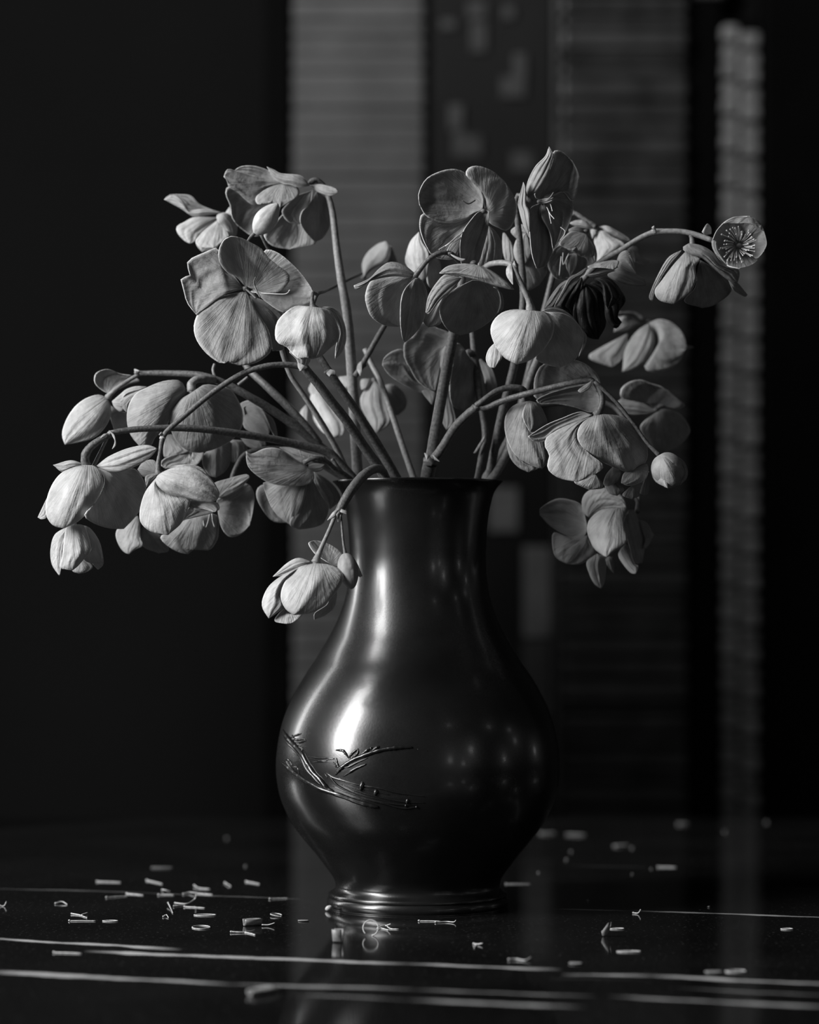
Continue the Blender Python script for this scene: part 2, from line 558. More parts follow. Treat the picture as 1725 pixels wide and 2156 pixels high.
# added unseen blocker on the table: keeps window light off the lower wall
t = thing('added_light_blocker', 'tall dark two-leaf blocker added out of view to shade the lower wall', 'light_blocker', (-0.6, 2.30, 0.0))
off = t.location.copy()
for k, (xa, xb) in enumerate([(-0.86, -0.615), (-0.61, -0.364)]):
    mesh_obj('panel', *box_geo(xa, xb, 2.285, 2.310, 0.0, 1.05, 0.003), M_BLACK, t, smooth=False, off=off)
mesh_obj('blocker_hinge', *box_geo(-0.62, -0.605, 2.281, 2.285, 0.2, 0.28, 0.001), M_INLAY, t, smooth=False, off=off)

# ------------------------------------------------------------------ vase
PROF = [(180, 1014), (177, 1017), (170, 1024), (160, 1040), (153.5, 1065), (149, 1090), (146, 1120), (144.3, 1150), (143.6, 1185), (146, 1220), (152, 1255),
        (163, 1290), (178, 1324), (196, 1356), (214, 1386), (234, 1416), (254, 1449), (271, 1483), (284, 1517), (292, 1550),
        (297, 1585), (298.5, 1612), (297, 1640), (291, 1672), (281, 1700), (265, 1732), (240, 1766), (214, 1797), (192, 1826),
        (178, 1846), (173, 1861), (174.5, 1869), (182, 1875.5), (188.5, 1879.5), (190, 1882), (187.5, 1884.6)]


def prof_smooth(P, n):
    pts = catmull([Vector((r, y, 0)) for r, y in P], n)
    return [(p.x, p.y) for p in pts]


PS = prof_smooth(PROF, 150)


def vase_radius(y):
    for (r0, y0), (r1, y1) in zip(PS, PS[1:]):
        if y0 <= y <= y1:
            t = (y - y0) / max(y1 - y0, 1e-6)
            return r0 + (r1 - r0) * t
    return 100.0


def mat_bronze():
    m, nt, out = new_mat('dark_patinated_bronze')
    L = nt.links.new
    tc = N(nt, 'ShaderNodeTexCoord')
    n1 = N(nt, 'ShaderNodeTexNoise'); n1.inputs['Scale'].default_value = 30; n1.inputs['Detail'].default_value = 5
    n2 = N(nt, 'ShaderNodeTexNoise'); n2.inputs['Scale'].default_value = 700; n2.inputs['Detail'].default_value = 2
    n3 = N(nt, 'ShaderNodeTexNoise'); n3.inputs['Scale'].default_value = 9; n3.inputs['Detail'].default_value = 3
    for n in (n1, n2, n3): L(tc.outputs['Object'], n.inputs['Vector'])
    v = math_n(nt, 'MULTIPLY_ADD', n1.outputs[0], 0.07, 0.025)
    cb = N(nt, 'ShaderNodeCombineColor')
    for i in range(3): L(v, cb.inputs[i])
    b = N(nt, 'ShaderNodeBsdfPrincipled')
    L(cb.outputs[0], b.inputs['Base Color'])
    b.inputs['Metallic'].default_value = 0.85
    r = math_n(nt, 'MULTIPLY_ADD', n3.outputs[0], 0.16, 0.17)
    r = math_n(nt, 'ADD', r, math_n(nt, 'MULTIPLY', n2.outputs[0], 0.06))
    L(r, b.inputs['Roughness'])
    b.inputs['Coat Weight'].default_value = 0.25
    b.inputs['Coat Roughness'].default_value = 0.12
    bp = N(nt, 'ShaderNodeBump'); bp.inputs['Strength'].default_value = 0.05; bp.inputs['Distance'].default_value = 0.0005
    L(n2.outputs[0], bp.inputs['Height']); L(bp.outputs[0], b.inputs['Normal'])
    L(b.outputs[0], out.inputs[0])
    return m


M_BRONZE = mat_bronze()


def zv(y): return (1908 - y) * SC


vase = thing('bronze_vase', 'dark bronze pear-shaped vase with raised branch relief, holding the hellebores', 'vase', VC)
outer = [(r * SC, zv(y)) for r, y in PS]
inner = [((r - 7) * SC, zv(y)) for r, y in PS if 1024 < y < 1850]
profile = [((176) * SC, zv(1012.5))] + outer
profile = list(reversed(inner)) + [(168 * SC, zv(1020)), (173 * SC, zv(1014.5))] + profile
V, F = lathe_geo(profile, Vector((0, 0, 0)), 160)
mesh_obj('body', V, F, M_BRONZE, vase)
ring = [(150, 1885), (183, 1884.8), (187, 1886), (189.6, 1889), (191.5, 1895), (191, 1901), (188.5, 1906), (184, 1908), (120, 1908)]
V, F = lathe_geo([(r * SC, zv(y)) for r, y in prof_smooth(ring, 60)], Vector((0, 0, 0)), 160)
mesh_obj('foot_ring', V, F, M_BRONZE, vase)


def on_vase(px, py, lift=0.0):
    """point of the vase's front surface seen at a pixel"""
    for k in range(0, 700):
        z = 330 - k * 0.5
        p = W(px, py, z)
        y_eq = 1908 - p.z / SC
        rr = math.hypot(p.x - VC.x, p.y - VC.y) / SC
        if rr <= vase_radius(y_eq) + lift:
            return p
    return None


def relief(path_px, r, crop=(560, 1340, 2.6953), name='relief_branch'):
    pts, rad = [], []
    n = len(path_px)
    for i, (x, y) in enumerate(path_px):
        p = on_vase(crop[0] + x / crop[2], crop[1] + y / crop[2], 0.2)
        if p is None: continue
        pts.append(p - VC)
        e = min(i, n - 1 - i)
        rad.append(1.6 * r * SC * (0.45 if e == 0 else 1.0))
    if len(pts) < 2: return
    V, F = tube_geo(pts, rad, 8, max(10, len(pts) * 5), 0.25, n)
    mesh_obj(name, V, F, M_BRONZE, vase)


for pth, r in [
    ([(98, 530), (125, 575), (150, 605), (180, 635), (205, 665), (225, 705), (250, 745), (275, 780), (310, 815), (345, 858), (390, 885)], 3.6),
    ([(90, 715), (130, 745), (165, 775), (215, 812), (260, 838), (310, 865), (380, 888), (450, 912), (520, 938), (590, 958), (640, 970)], 3.2),
    ([(395, 785), (425, 750), (470, 715), (520, 690), (570, 672), (620, 655), (680, 640), (760, 630), (830, 630)], 2.8),
    ([(440, 795), (480, 768), (515, 748), (570, 725)], 1.8),
    ([(190, 700), (230, 740), (270, 800), (320, 850)], 1.3),
    ([(345, 775), (380, 800), (430, 815), (500, 835), (570, 850), (650, 862), (760, 890), (900, 908)], 1.3),
    ([(355, 780), (400, 840), (470, 880), (560, 918), (660, 945), (780, 975), (860, 968)], 1.5),
    ([(430, 840), (500, 870), (590, 898), (700, 925), (800, 940), (905, 945)], 1.1),
    ([(470, 860), (540, 895), (620, 920), (740, 950)], 1.0),
    ([(240, 680), (290, 690), (340, 690), (390, 695)], 1.4),
    ([(260, 715), (320, 712), (390, 715)], 1.1),
    ([(860, 640), (920, 650)], 0.8),
    ([(90, 545), (120, 600), (160, 640), (200, 690), (235, 760), (290, 815)], 1.8),
    ([(110, 700), (150, 755), (200, 800), (250, 825)], 1.8),
    ([(360, 870), (430, 905), (520, 945), (620, 972)], 2.0),
    ([(380, 850), (450, 880), (540, 910), (640, 935), (760, 955), (860, 955)], 1.2),
    ([(410, 800), (460, 830), (520, 850), (600, 875), (700, 900)], 1.0),
    ([(420, 745), (470, 740), (520, 715), (580, 690)], 1.4),
    ([(250, 690), (300, 705), (350, 705)], 1.3),
]:
    relief(pth, r)
for pth, r in [
    ([(150, 560), (165, 585), (225, 583)], 2.0), ([(160, 600), (195, 600), (228, 588)], 1.8), ([(140, 575), (175, 560), (200, 552)], 1.6),
    ([(180, 625), (210, 640), (190, 655)], 1.6), ([(100, 710), (130, 700), (150, 735)], 1.8), ([(150, 740), (180, 745), (190, 780)], 1.6),
    ([(398, 645), (440, 650), (470, 690)], 2.0), ([(470, 690), (495, 660), (525, 638)], 2.0), ([(525, 638), (520, 665), (490, 690)], 1.8),
    ([(445, 665), (480, 690)], 1.8), ([(540, 672), (570, 650), (590, 640)], 2.0), ([(600, 650), (625, 635), (645, 625)], 2.2),
    ([(400, 690), (410, 735), (430, 750)], 2.0), ([(390, 720), (400, 745)], 2.0), ([(335, 780), (350, 800)], 1.6),
]:
    relief(pth, r, name='relief_leaf')
for (x, y, r, sq) in [(545, 850, 5.6, 1.75), (625, 885, 5.2, 1.3), (803, 935, 3.6, 1.5), (598, 636, 2.8, 1.2), (795, 960, 2.6, 1.1), (855, 968, 2.5, 1.1)]:
    p = on_vase(560 + x / 2.6953, 1340 + y / 2.6953, 0.5)
    V, F = ball_geo(p - VC, r * SC, Vector((0.25, 0, 1)), sq, 12, 10)
    mesh_obj('relief_bud', V, F, M_BRONZE, vase)

# small lamps of the room whose reflections dot the vase's far side
for px_, py_, pw_ in [(945, 1527, .016), (1030, 1530, .016), (1072, 1536, .016), (992, 1578, .06), (948, 1601, .05), (976, 1608, .03), (1062, 1598, .03), (1085, 1560, .02), (1126, 1580, .02), (950, 1637, .02)]:
    q_ = on_vase(px_, py_)
    n_ = Vector((q_.x - VC.x, q_.y - VC.y, 0)).normalized()
    ye_ = 1908 - q_.z / SC
    slope = (vase_radius(ye_ + 3) - vase_radius(ye_ - 3)) / 6.0
    n_ = (n_ + Vector((0, 0, slope))).normalized()
    vdir = (Vector((0, 0, CAMH)) - q_).normalized()
    rdir = 2 * n_.dot(vdir) * n_ - vdir
    at_ = q_ + rdir * 2.8
    if at_.z < 0.15:            # nothing shines from below the table
        continue
    l_ = bpy.data.lights.new('lamp_right_offscreen', 'POINT')
    l_.energy = pw_ * 30
    l_.shadow_soft_size = 0.05 if pw_ < .04 else 0.085
    o_ = bpy.data.objects.new('lamp_right_offscreen', l_)
    col.objects.link(o_)
    o_.location = at_

# ------------------------------------------------------------------ hellebores
A = (330, 300, 3.8333); B = (70, 720, 3.5204); C = (500, 720, 2.875); E = (740, 300, 3.45)
Fc = (1000, 420, 2.6953); G = (1000, 640, 3.5354); H = (330, 300, 5.0); I = (740, 640, 5.0)
J = (1060, 420, 5.0); K = (240, 740, 5.0); LL = (490, 740, 5.0); M = (1280, 740, 8.29); FULL = (0, 0, 1.0)
NU, NV = 24, 17
seed_counter = [100]


def px_of(crop, x, y): return (crop[0] + x / crop[2], crop[1] + y / crop[2])


def parse(crop, s):
    out = []; tip = None
    for k, tok in enumerate(s.split()):
        if tok.endswith('*'):
            tip = k; tok = tok[:-1]
        x, y = tok.split(',')
        out.append(Vector((*px_of(crop, float(x), float(y)), 0)))
    return out, tip


def petal(parent, off, crop, s, z, zb, zt, bulge, gx, mat, fold=3.0, name='petal', curl=0.0):
    seed_counter[0] += 1
    rr = random.Random(seed_counter[0])
    pts, tip = parse(crop, s)
    b = pts[0]
    n = len(pts)
    if tip is None:
        tip = max(range(2, n - 1), key=lambda i: (pts[i] - b).length)
    left = catmull(pts[:tip + 1], NU)
    right = catmull([pts[0]] + list(reversed(pts[tip:])), NU)
    xs = [p.x for p in pts]
    xc, hw = (min(xs) + max(xs)) / 2, max((max(xs) - min(xs)) / 2, 1)
    # which chain is on the left does not matter for the shape
    ph, kf = rr.uniform(0, 6.28), rr.uniform(2.2, 3.6)
    ph2 = rr.uniform(0, 6.28)
    size = max(max(xs) - min(xs), max(p.y for p in pts) - min(p.y for p in pts))
    fold = fold * min(1.0, size / 120)

    def depth(x, y, u, w):
        zz = z + zb + (zt - zb) * u
        su = math.sin(math.pi * min(max(u, 0), 1)) ** 0.75
        zz += 0.62 * bulge * su * (1 - abs(w) ** 1.7)
        zz += gx * (x - xc) / hw * min(1, u * 3)
        zz += fold * su * (math.sin(w * kf * math.pi + ph) * 0.6 + 0.4 * math.sin(w * kf * 1.9 * math.pi + ph2)) * (0.4 + 0.6 * u)
        zz += curl * (w ** 4) * su
        zz += fold * 1.2 * mnoise.noise(Vector((x / 38, y / 38, seed_counter[0] * 3.1)))
        return zz
    verts, uvs, faces, uv2 = [], [], [], []
    axis2 = (pts[tip] - b)
    apex = b - axis2 * 0.16
    ln2 = max(axis2.length, 1)

    def vein_uv(q):
        d = q - apex
        an = math.atan2(axis2.x * d.y - axis2.y * d.x, axis2.x * d.x + axis2.y * d.y)
        return (an, d.length / ln2)
    p = left[0]
    uv2.append(vein_uv(p))
    verts.append(W(p.x, p.y, depth(p.x, p.y, 0, 0))); uvs.append((0.5, 0))
    for i in range(1, NU - 1):
        u = i / (NU - 1)
        for j in range(NV):
            t = j / (NV - 1)
            w = t * 2 - 1
            q = left[i].lerp(right[i], t)
            verts.append(W(q.x, q.y, depth(q.x, q.y, u, w))); uvs.append((t, u)); uv2.append(vein_uv(q))
    p = left[-1]
    verts.append(W(p.x, p.y, depth(p.x, p.y, 1, 0))); uvs.append((0.5, 1)); uv2.append(vein_uv(p))
    last = len(verts) - 1
    for j in range(NV - 1):
        faces.append((0, 1 + j, 2 + j))
        r0 = 1 + (NU - 3) * NV
        faces.append((last, r0 + j + 1, r0 + j))
    for i in range(NU - 3):
        for j in range(NV - 1):
            a = 1 + i * NV + j
            faces.append((a, a + NV, a + NV + 1, a + 1))
    o = mesh_obj(name, verts, faces, mat, parent, uvs, True, off, uv2)
    md = o.modifiers.new('thickness', 'SOLIDIFY')
    md.thickness = 0.00042; md.offset = 0
    return o


def tube_px(crop, s, z, r):
    """'x,y,dz,r' tokens in crop pixels (dz, r in photo pixels, optional)"""
    pts, rad = [], []
    for tok in s.split():
        v = [float(t) for t in tok.split(',')]
        x, y = px_of(crop, v[0], v[1])
        dz = v[2] if len(v) > 2 else 0
        pts.append(W(x, y, z + dz))
        rad.append((v[3] if len(v) > 3 else r) * SC)
    return pts, rad


def flower(parent, crop, z, tint, petals, ped=None, pedr=4.0, label=None, knob=None, mat_stem=None, kr=7, dead=False):
    off = parent.location.copy()
    geo = []
    if ped:
        pts, rad = tube_px(crop, ped, z, pedr)
        geo.append(tube_geo(pts, rad, 10, None, 0.10, len(pts)))
        kc = pts[-1]
    else:
        kx, ky = px_of(crop, *(knob or [float(t) for t in petals[0][0].split()[0].strip('*').split(',')]))
        kc = W(kx, ky, z - 12)
    geo.append(ball_geo(kc, kr * SC * 0.9, Vector((0, 0.3, 1)), 0.8, 10, 8))
    fo = mesh_obj('flower', *join_geo(geo), mat_stem or M_STEM, parent, None, True, off)
    if label: fo['label'] = label
    for pt in petals:
        s, zb, zt, bulge, gx = pt[:5]
        kw = pt[5] if len(pt) > 5 else {}
        m = PETAL[tint]
        petal(fo, off, crop, s, z, zb, zt, bulge, gx, m, **({'fold': 9.0} if dead else {}), **kw)
    return fo


def stalk(parent, crop, s, z=0, r=9, mat=None, name='stalk'):
    pts, rad = tube_px(crop, s, z, r)
    return mesh_obj(name, *tube_geo(pts, rad, 12, len(pts) * 6, 0.06, len(s)), mat or M_STEM, parent, None, True, parent.location.copy())


def node_ring(parent, x, y, z, r, tint=None):
    c = W(x, y, z)
    V, F = ball_geo(c, r * SC, Vector((0.2, 0, 1)), 0.7, 12, 8)
    rr = random.Random(int(x))
    for v in V:
        v += (v - c) * rr.uniform(-.18, .18)
    return mesh_obj('node', V, F, tint or M_STEM, parent, None, True, parent.location.copy())


def bract(parent, crop, s, z, zb=0, zt=10, bulge=5, gx=0):
    return petal(parent, parent.location.copy(), crop, s, z, zb, zt, bulge, gx, M_BRACT, 1.5, 'bract')


def bud(parent, crop, bx_, by_, tx, ty, z, zt, rad, ped=None, pedr=3.0, mat=None, plump=0.0):
    """closed bud: overlapping scales around an axis from base to tip"""
    off = parent.location.copy()
    x0, y0 = px_of(crop, bx_, by_); x1, y1 = px_of(crop, tx, ty)
    a, b = W(x0, y0, z), W(x1, y1, z + zt)
    ax = (b - a); Ln = ax.length; ax = ax.normalized()
    n = ax.cross(Vector((0, 1, 0))).normalized(); m2 = ax.cross(n)
    V, F = [], []
    nu, nv = 26, 40
    for i in range(nu + 1):
        u = i / nu
        pr = (math.sin(math.pi * min(1, 0.03 + u * 0.96)) ** (0.62 - plump * 0.2)) * (1.06 - 0.22 * u)
        for k in range(nv):
            an = 2 * math.pi * k / nv
            sp = (an + 0.5 * u + 0.6) % (2 * math.pi / 3) / (2 * math.pi / 3)
            rr = rad * SC * pr * (0.93 + 0.09 * sp ** 0.6)
            V.append(a + ax * Ln * u + (n * math.cos(an) + m2 * math.sin(an)) * rr)
    for i in range(nu):
        for k in range(nv):
            k2 = (k + 1) % nv
            F.append((i * nv + k, i * nv + k2, (i + 1) * nv + k2, (i + 1) * nv + k))
    o = mesh_obj('bud', V, F, mat or M_BUD, parent, None, True, off)
    geo = []
    if ped:
        pts, rd = tube_px(crop, ped, z, pedr)
        mesh_obj('bud_stalk', *tube_geo(pts, rd, 8, None, 0.1, 3), M_STEM, o, None, True, off)
    return o


def threads(fl, off, crop, items, z, r=1.2, mat=None, name='stamen', tipr=0.0):
    for s in items:
        pts, rad = tube_px(crop, s, z, r)
        g = [tube_geo(pts, rad, 6, max(8, len(pts) * 4), 0.1, 1)]
        if tipr:
            g.append(ball_geo(pts[-1], tipr * SC, (pts[-1] - pts[-2]), 1.4, 8, 6))
        mesh_obj(name, *join_geo(g), mat or M_STAMEN, fl, None, True, off)


VG = 'hellebore stems in the bronze vase'


def tail(x, z, r):
    """the part of a stalk inside the vase, below its place (x, z) in the mouth"""
    out = []
    for y, s in ((1013, 1.0), (1030, .93), (1050, .865), (1085, .80), (1130, .765), (1185, .75), (1300, .76), (1420, .80), (1540, .84)):
        out.append('%.1f,%.1f,%.1f,%.1f' % (880 + (x - 880) * s, y, z * s, r * (1 if y < 1100 else .85)))
    return ' ' + ' '.join(out)


def stem(label):
    return thing('hellebore_stem', label, 'flower', W(880, 1300, 0), VG)


# --- T1: tall stem at the back left, nodding flower on top
t1 = stem('tall straight hellebore stem topped by a broad nodding flower with brim-like petals')
stalk(t1, FULL, '690,408,30,6 700,445,30,7 709,520,30,8 719,590,30,9 731,660,30,10 738,740,12,11 745,850,-15,11.5 751,960,-45,11.5' + tail(755, -56, 11.5), 0, 9, M_STEMP)
flower(t1, H, 40, 'mid', [
    ('1330,430 1200,310 1060,255 950,245 870,262 815,300* 1000,352 1180,405', -10, -20, -8, -10),
    ('1340,430 1200,392 1000,342 850,303 750,280 705,360* 740,400 760,470 850,520 930,600 1000,650 1080,655 1110,560 1210,480', 0, 30, 10, -8),
    ('1335,430 1200,470 1080,540 1040,600 1075,655 1180,612 1300,685* 1360,650 1440,605 1500,550 1490,480 1420,440', 8, 34, 10, 0),
    ('1300,470 1050,600 930,580 850,510 755,460 727,540 775,660 790,780 850,870* 950,950 1010,985 1110,970 1250,800 1300,680', -45, -60, -22, -20),
    ('1610,455 1560,380 1490,340 1310,325 1240,290 1160,255* 1220,360 1320,430 1400,445 1500,472', 18, 20, 10, 8),
], '1800,520,-6,6 1745,445,-4,6 1680,395,0,6 1620,420,0,7', 6, 'broad nodding flower seen from below, petals spread like a brim')
flower(t1, A, 40, 'mid', [
    ('1245,345 1330,338 1440,368 1465,405* 1400,432 1330,412 1285,388', 10, 24, 10, 6),
    ('1290,395 1230,500 1170,560 1158,640 1200,720 1275,800* 1340,770 1395,680 1402,560 1370,455', 5, -50, 12, -40),
    ('1260,380 1120,480 1000,600 930,680 862,745 930,830 1070,862* 1150,845 1260,822 1290,800 1200,640 1250,500', -45, -60, -18, -12),
    ('1250,390 1130,430 1050,500 1010,560 1060,640 1160,660* 1230,520', -25, -30, -8, -10),
], None, 5, 'lower petals of the nodding flower', (1290, 350))
stalk(t1, I, '40,760,20,6 110,650,18,6 200,490,15,6 330,260,10,6 420,130,0,5 600,-130,-20,4', 0, 6)
node_ring(t1, 763, 768, 16, 9)
bract(t1, I, '110,600 70,640 60,690 95,760* 110,700', 26, 0, 8, 3, 4)
flower(t1, E, -10, 'pale', [
    ('520,1000 440,940 398,880 395,830 430,720 492,650* 510,720 560,810 548,960', 0, 10, 14, 18),
    ('560,820 545,900 550,1010 580,1060* 640,1000 650,900 620,840', -5, -10, 8, -15),
], None, 4)

# --- T2: stem leaning far left: two flowers at its end plus one at the top left behind the big bloom
t2 = stem('hellebore stem bending level above a large bell flower, pale open flower at its tip')
stalk(t2, FULL, '290,786,60,5.5 350,786,70,6.5 420,790,85,7.5 470,806,90,8 520,832,85,8.5 580,868,62,9 640,912,40,9 700,962,14,9' + tail(745, 2, 9), 0)
stalk(t2, FULL, '500,730,-30,6 522,775,0,7 560,812,30,8 610,860,42,8.5 650,905,36,9 672,934,27,8.5', 0, name='side_stalk')
node_ring(t2, 290, 786, 60, 7.5)
stalk(t2, FULL, '452,766,78,3 449,780,80,3.2 455,800,82,3.6', 0, 3, M_STEMP, 'twig')
stalk(t2, B, '1590,262,20,3 1520,318,26,3.4', 60, 3.4, M_STEMP, 'twig')
bract(t2, B, '760,240 750,200 790,215*', 62)
flower(t2, B, 60, 'pale', [
    ('560,385 500,350 455,300 460,240 500,212 560,203 640,235 740,250* 790,290 720,310 640,350', -4, -40, -10, -20),
    ('555,425 490,392 400,415 320,470 260,550 222,640 216,700 235,760* 330,745 440,715 520,650 570,560 575,480', 0, 46, 26, 8),
    ('570,470 572,560 600,650* 695,640 705,540 640,515', -20, -30, 10, -20),
    ('585,440 650,385 690,352 760,330 845,332* 760,390 690,412 655,450 670,512 640,515 600,480', 8, 20, 8, -10),
], '790,236,0,4.2 700,290,6,4.2 620,345,10,4.4 570,390,6,6 556,410,2,8', 4, 'pale open flower at the tip', mat_stem=M_STEMP)
flower(t2, K, 130, 'mid', [
    ('770,430 720,330 650,300 500,320 350,380 230,445 160,560 138,680 150,800 190,900 280,1005* 380,1000 440,900 550,800 605,640 650,540', 0, 20, 40, 16),
    ('850,440 740,480 640,560 600,650 590,760 620,880 700,990 800,1050 900,1065* 1050,1030 1230,940 1330,830 1360,700 1330,560 1230,400 1100,365 950,350', 14, -30, 46, -22),
    ('360,380 250,420 130,470 68,520 80,575 135,645* 165,555 250,460', -24, -40, 6, 10),
], '1060,300,-30,7 950,290,-10,8 860,300,0,8 815,350,4,9 820,420,8,10', 8, 'large bell flower hanging under the bend', mat_stem=M_STEMP)
flower(t2, H, -90, 'pale', [
    ('690,742 560,762 400,782 250,692 80,600* 130,562 230,572 300,660 330,715 480,702 580,712', 4, 20, 12, 6),
    ('690,740 580,708 450,650 360,560 240,548 130,552* 230,580 300,662 345,718', -12, -16, -6, -8),
    ('650,790 500,785 390,790 290,840 212,890 225,960 290,1030 350,1065* 410,1035 440,980 540,890', 4, 46, 12, 8),
    ('665,800 560,880 480,950 410,1040 450,1090 600,1112* 680,1060 770,990 720,900 665,840', 12, 56, 12, 0),
    ('650,755 630,780 650,840 710,900 775,988* 835,985 845,870 790,780 720,740', 20, 30, 10, -14),
    ('600,1050 430,1035 428,1090 480,1150* 600,1125 650,1090', -14, -6, 6, 0),
    ('755,760 725,745 770,678* 788,770', 10, 10, 3, 5),
], None, 4, 'pale open flower partly hidden behind the big bloom', (700, 760))
node_ring(t2, 500, 730, -30, 5)

# --- T3: stem with pleated bell, blurred bud flower behind and an arched branch to the left
t3 = stem('hellebore stem with bright pleated bell and an arched branch ending in another bell')
stalk(t3, FULL, '648,700,235,6 640,745,240,8 640,772,240,9.5 668,806,225,9.5 700,848,205,10 730,886,180,10 770,945,140,10.5 803,992,110,11' + tail(812, 98, 10), 0)
stalk(t3, FULL, '640,772,240,7 600,768,250,6 560,771,258,6 510,787,262,6 450,825,265,5.8 395,870,268,5.6 355,905,272,5.4 343,922,274,5.6 338,948,278,4.4 333,985,282,4.4', 0, name='side_stalk')
node_ring(t3, 638, 772, 240, 12)
node_ring(t3, 343, 922, 274, 6.5, M_BRACT)
bract(t3, LL, '740,150 690,120 690,170 720,205* 790,170', 252)
bract(t3, K, '520,880 500,850 475,878* 500,890', 280)
stalk(t3, FULL, '648,700,235,5 655,660,225,4 667,622,205,3.6 683,614,90,3.2 702,605,-40,3.2 735,588,-140,3 762,576,-232,3', 0, name='side_stalk')
flower(t3, A, 300, 'pale', [
    ('1265,1330 1130,1320 1030,1380 965,1470 965,1600 1050,1652 1090,1700 1155,1750 1195,1712 1245,1748* 1320,1730 1400,1660 1465,1600 1475,1530 1440,1420 1390,1350', -12, 14, 62, 4, {'fold': 11.0}),
    ('1310,1330 1400,1328 1470,1370 1520,1480 1527,1600 1490,1700 1440,1742* 1450,1640 1475,1530 1440,1420 1380,1350', -20, -60, 8, -30),
    ('1130,1690 1070,1690 1130,1755 1155,1850* 1215,1800 1240,1730', -40, -50, 6, -6),
], '1290,1225,-60,3.4 1262,1215,-30,3.4 1255,1260,-12,4 1258,1310,-10,6 1265,1338,-12,11', 4, 'bright pleated bell flower')
flower(t3, E, -250, 'mid', [
    ('90,980 80,880 120,800 190,740 250,718* 285,760 282,830 250,880 170,910', 0, 20, 22, 20),
    ('250,880 275,800 288,755 332,862* 290,890', -6, -20, 6, -12),
], None, 4)
flower(t3, K, 285, 'pale', [
    ('480,1290 440,1340 460,1410 560,1490 700,1522 850,1570 1000,1590 1085,1560* 1110,1490 1030,1350 930,1262 830,1212 700,1208 580,1240', 6, 40, 44, -4),
    ('455,1320 350,1450 300,1560 272,1700 290,1810 400,1900 572,1930* 680,1840 730,1770 805,1560 700,1520 560,1490 460,1410', -4, 16, 34, 10),
    ('500,1270 600,1215 750,1190 900,1215 980,1290 1045,1400* 1000,1330 930,1262 800,1222', -10, -16, 6, 0),
    ('445,1285 380,1295 330,1325 345,1425* 440,1330', -22, -40, 4, -4),
    ('440,1290 440,1165 380,1140 300,1172 250,1242* 320,1322', -40, -70, 8, -4),
    ('810,1560 790,1640 900,1650 1060,1692* 1112,1660 1085,1592 950,1588', -10, 20, 6, -4),
    ('820,1620 760,1680 728,1772* 870,1742 1060,1690 950,1650', -40, -34, -8, 0),
], '480,1100,-2,4.5 468,1180,-3,5 466,1260,0,6.5 475,1295,0,9', 4.5, 'bright bell flower with an overlapping hood petal')

# --- T4: level stem to the lower left with bell flower and small half open flower
t4 = stem('level hellebore stem ending in a large drooping bell above a small half open flower')
stalk(t4, FULL, '232,912,255,5.5 260,907,250,6 300,903,240,6.5 370,901,220,7 430,904,200,7.4 500,913,170,7.8 560,922,140,8 620,934,110,8.2 690,952,84,9 715,975,75,9' + tail(750, 62, 9), 0)
node_ring(t4, 694, 955, 80, 11)
node_ring(t4, 233, 912, 256, 6.5, M_STEMP)
bract(t4, B, '575,665 560,655 600,690 612,760 585,795* 605,740 590,700', 262, 0, 6, 2, 2)
bract(t4, B, '545,680 520,685 500,712* 540,705', 262)
flower(t4, B, 255, 'pale', [
    ('385,912 300,930 200,980 130,1080 95,1200 100,1290 150,1360 230,1380* 330,1330 400,1265 460,1190 510,1085 512,1000 465,925', 6, 44, 46, 18),
    ('465,925 525,1000 515,1085 460,1190 380,1280 440,1340 560,1380 670,1385* 760,1290 825,1180 838,1090 810,1010 750,940 650,948 560,945', -4, -40, 24, -80),
    ('470,918 560,850 700,790 840,765 922,790* 860,860 760,920 650,964 540,957', 2, 30, 14, 0),
    ('385,910 280,878 148,912* 215,962 300,930', -4, 10, 6, 6),
    ('140,1090 92,1180 35,1300* 62,1314 104,1295 100,1200', -16, -20, 4, 8),
], '575,685,0,6 500,725,4,7 430,775,6,8 390,830,6,9 385,880,4,9 395,915,2,11', 6, 'large drooping bell flower')
flower(t4, B, 240, 'pale', [
    ('280,1355 245,1375 160,1430 130,1540 140,1650 195,1734* 215,1640 222,1520', -6, -10, 14, 22),
    ('290,1355 245,1378 226,1500 215,1600 200,1672 290,1692* 330,1660 375,1608 425,1540 400,1420 370,1360', 12, 30, 24, 4),
    ('350,1358 400,1420 425,1540 375,1608 440,1642 500,1640* 500,1560 440,1430', 8, 10, 14, -22),
    ('345,1355 420,1380 490,1480 518,1600* 505,1645 440,1500', -6, -26, 8, -18),
    ('330,1600 290,1690 340,1716* 400,1702 442,1662 375,1608', -8, -14, 6, 0),
    ('430,1620 440,1645 480,1687* 516,1652 510,1600', -16, -20, 4, -8),
], '560,690,8,3 520,770,10,3.4 450,915,4,4 400,1000,-40,3.6 330,1250,-40,3.6 300,1350,-10,5', 3.5, 'small half open flower hanging lowest', mat_stem=M_STEMP)

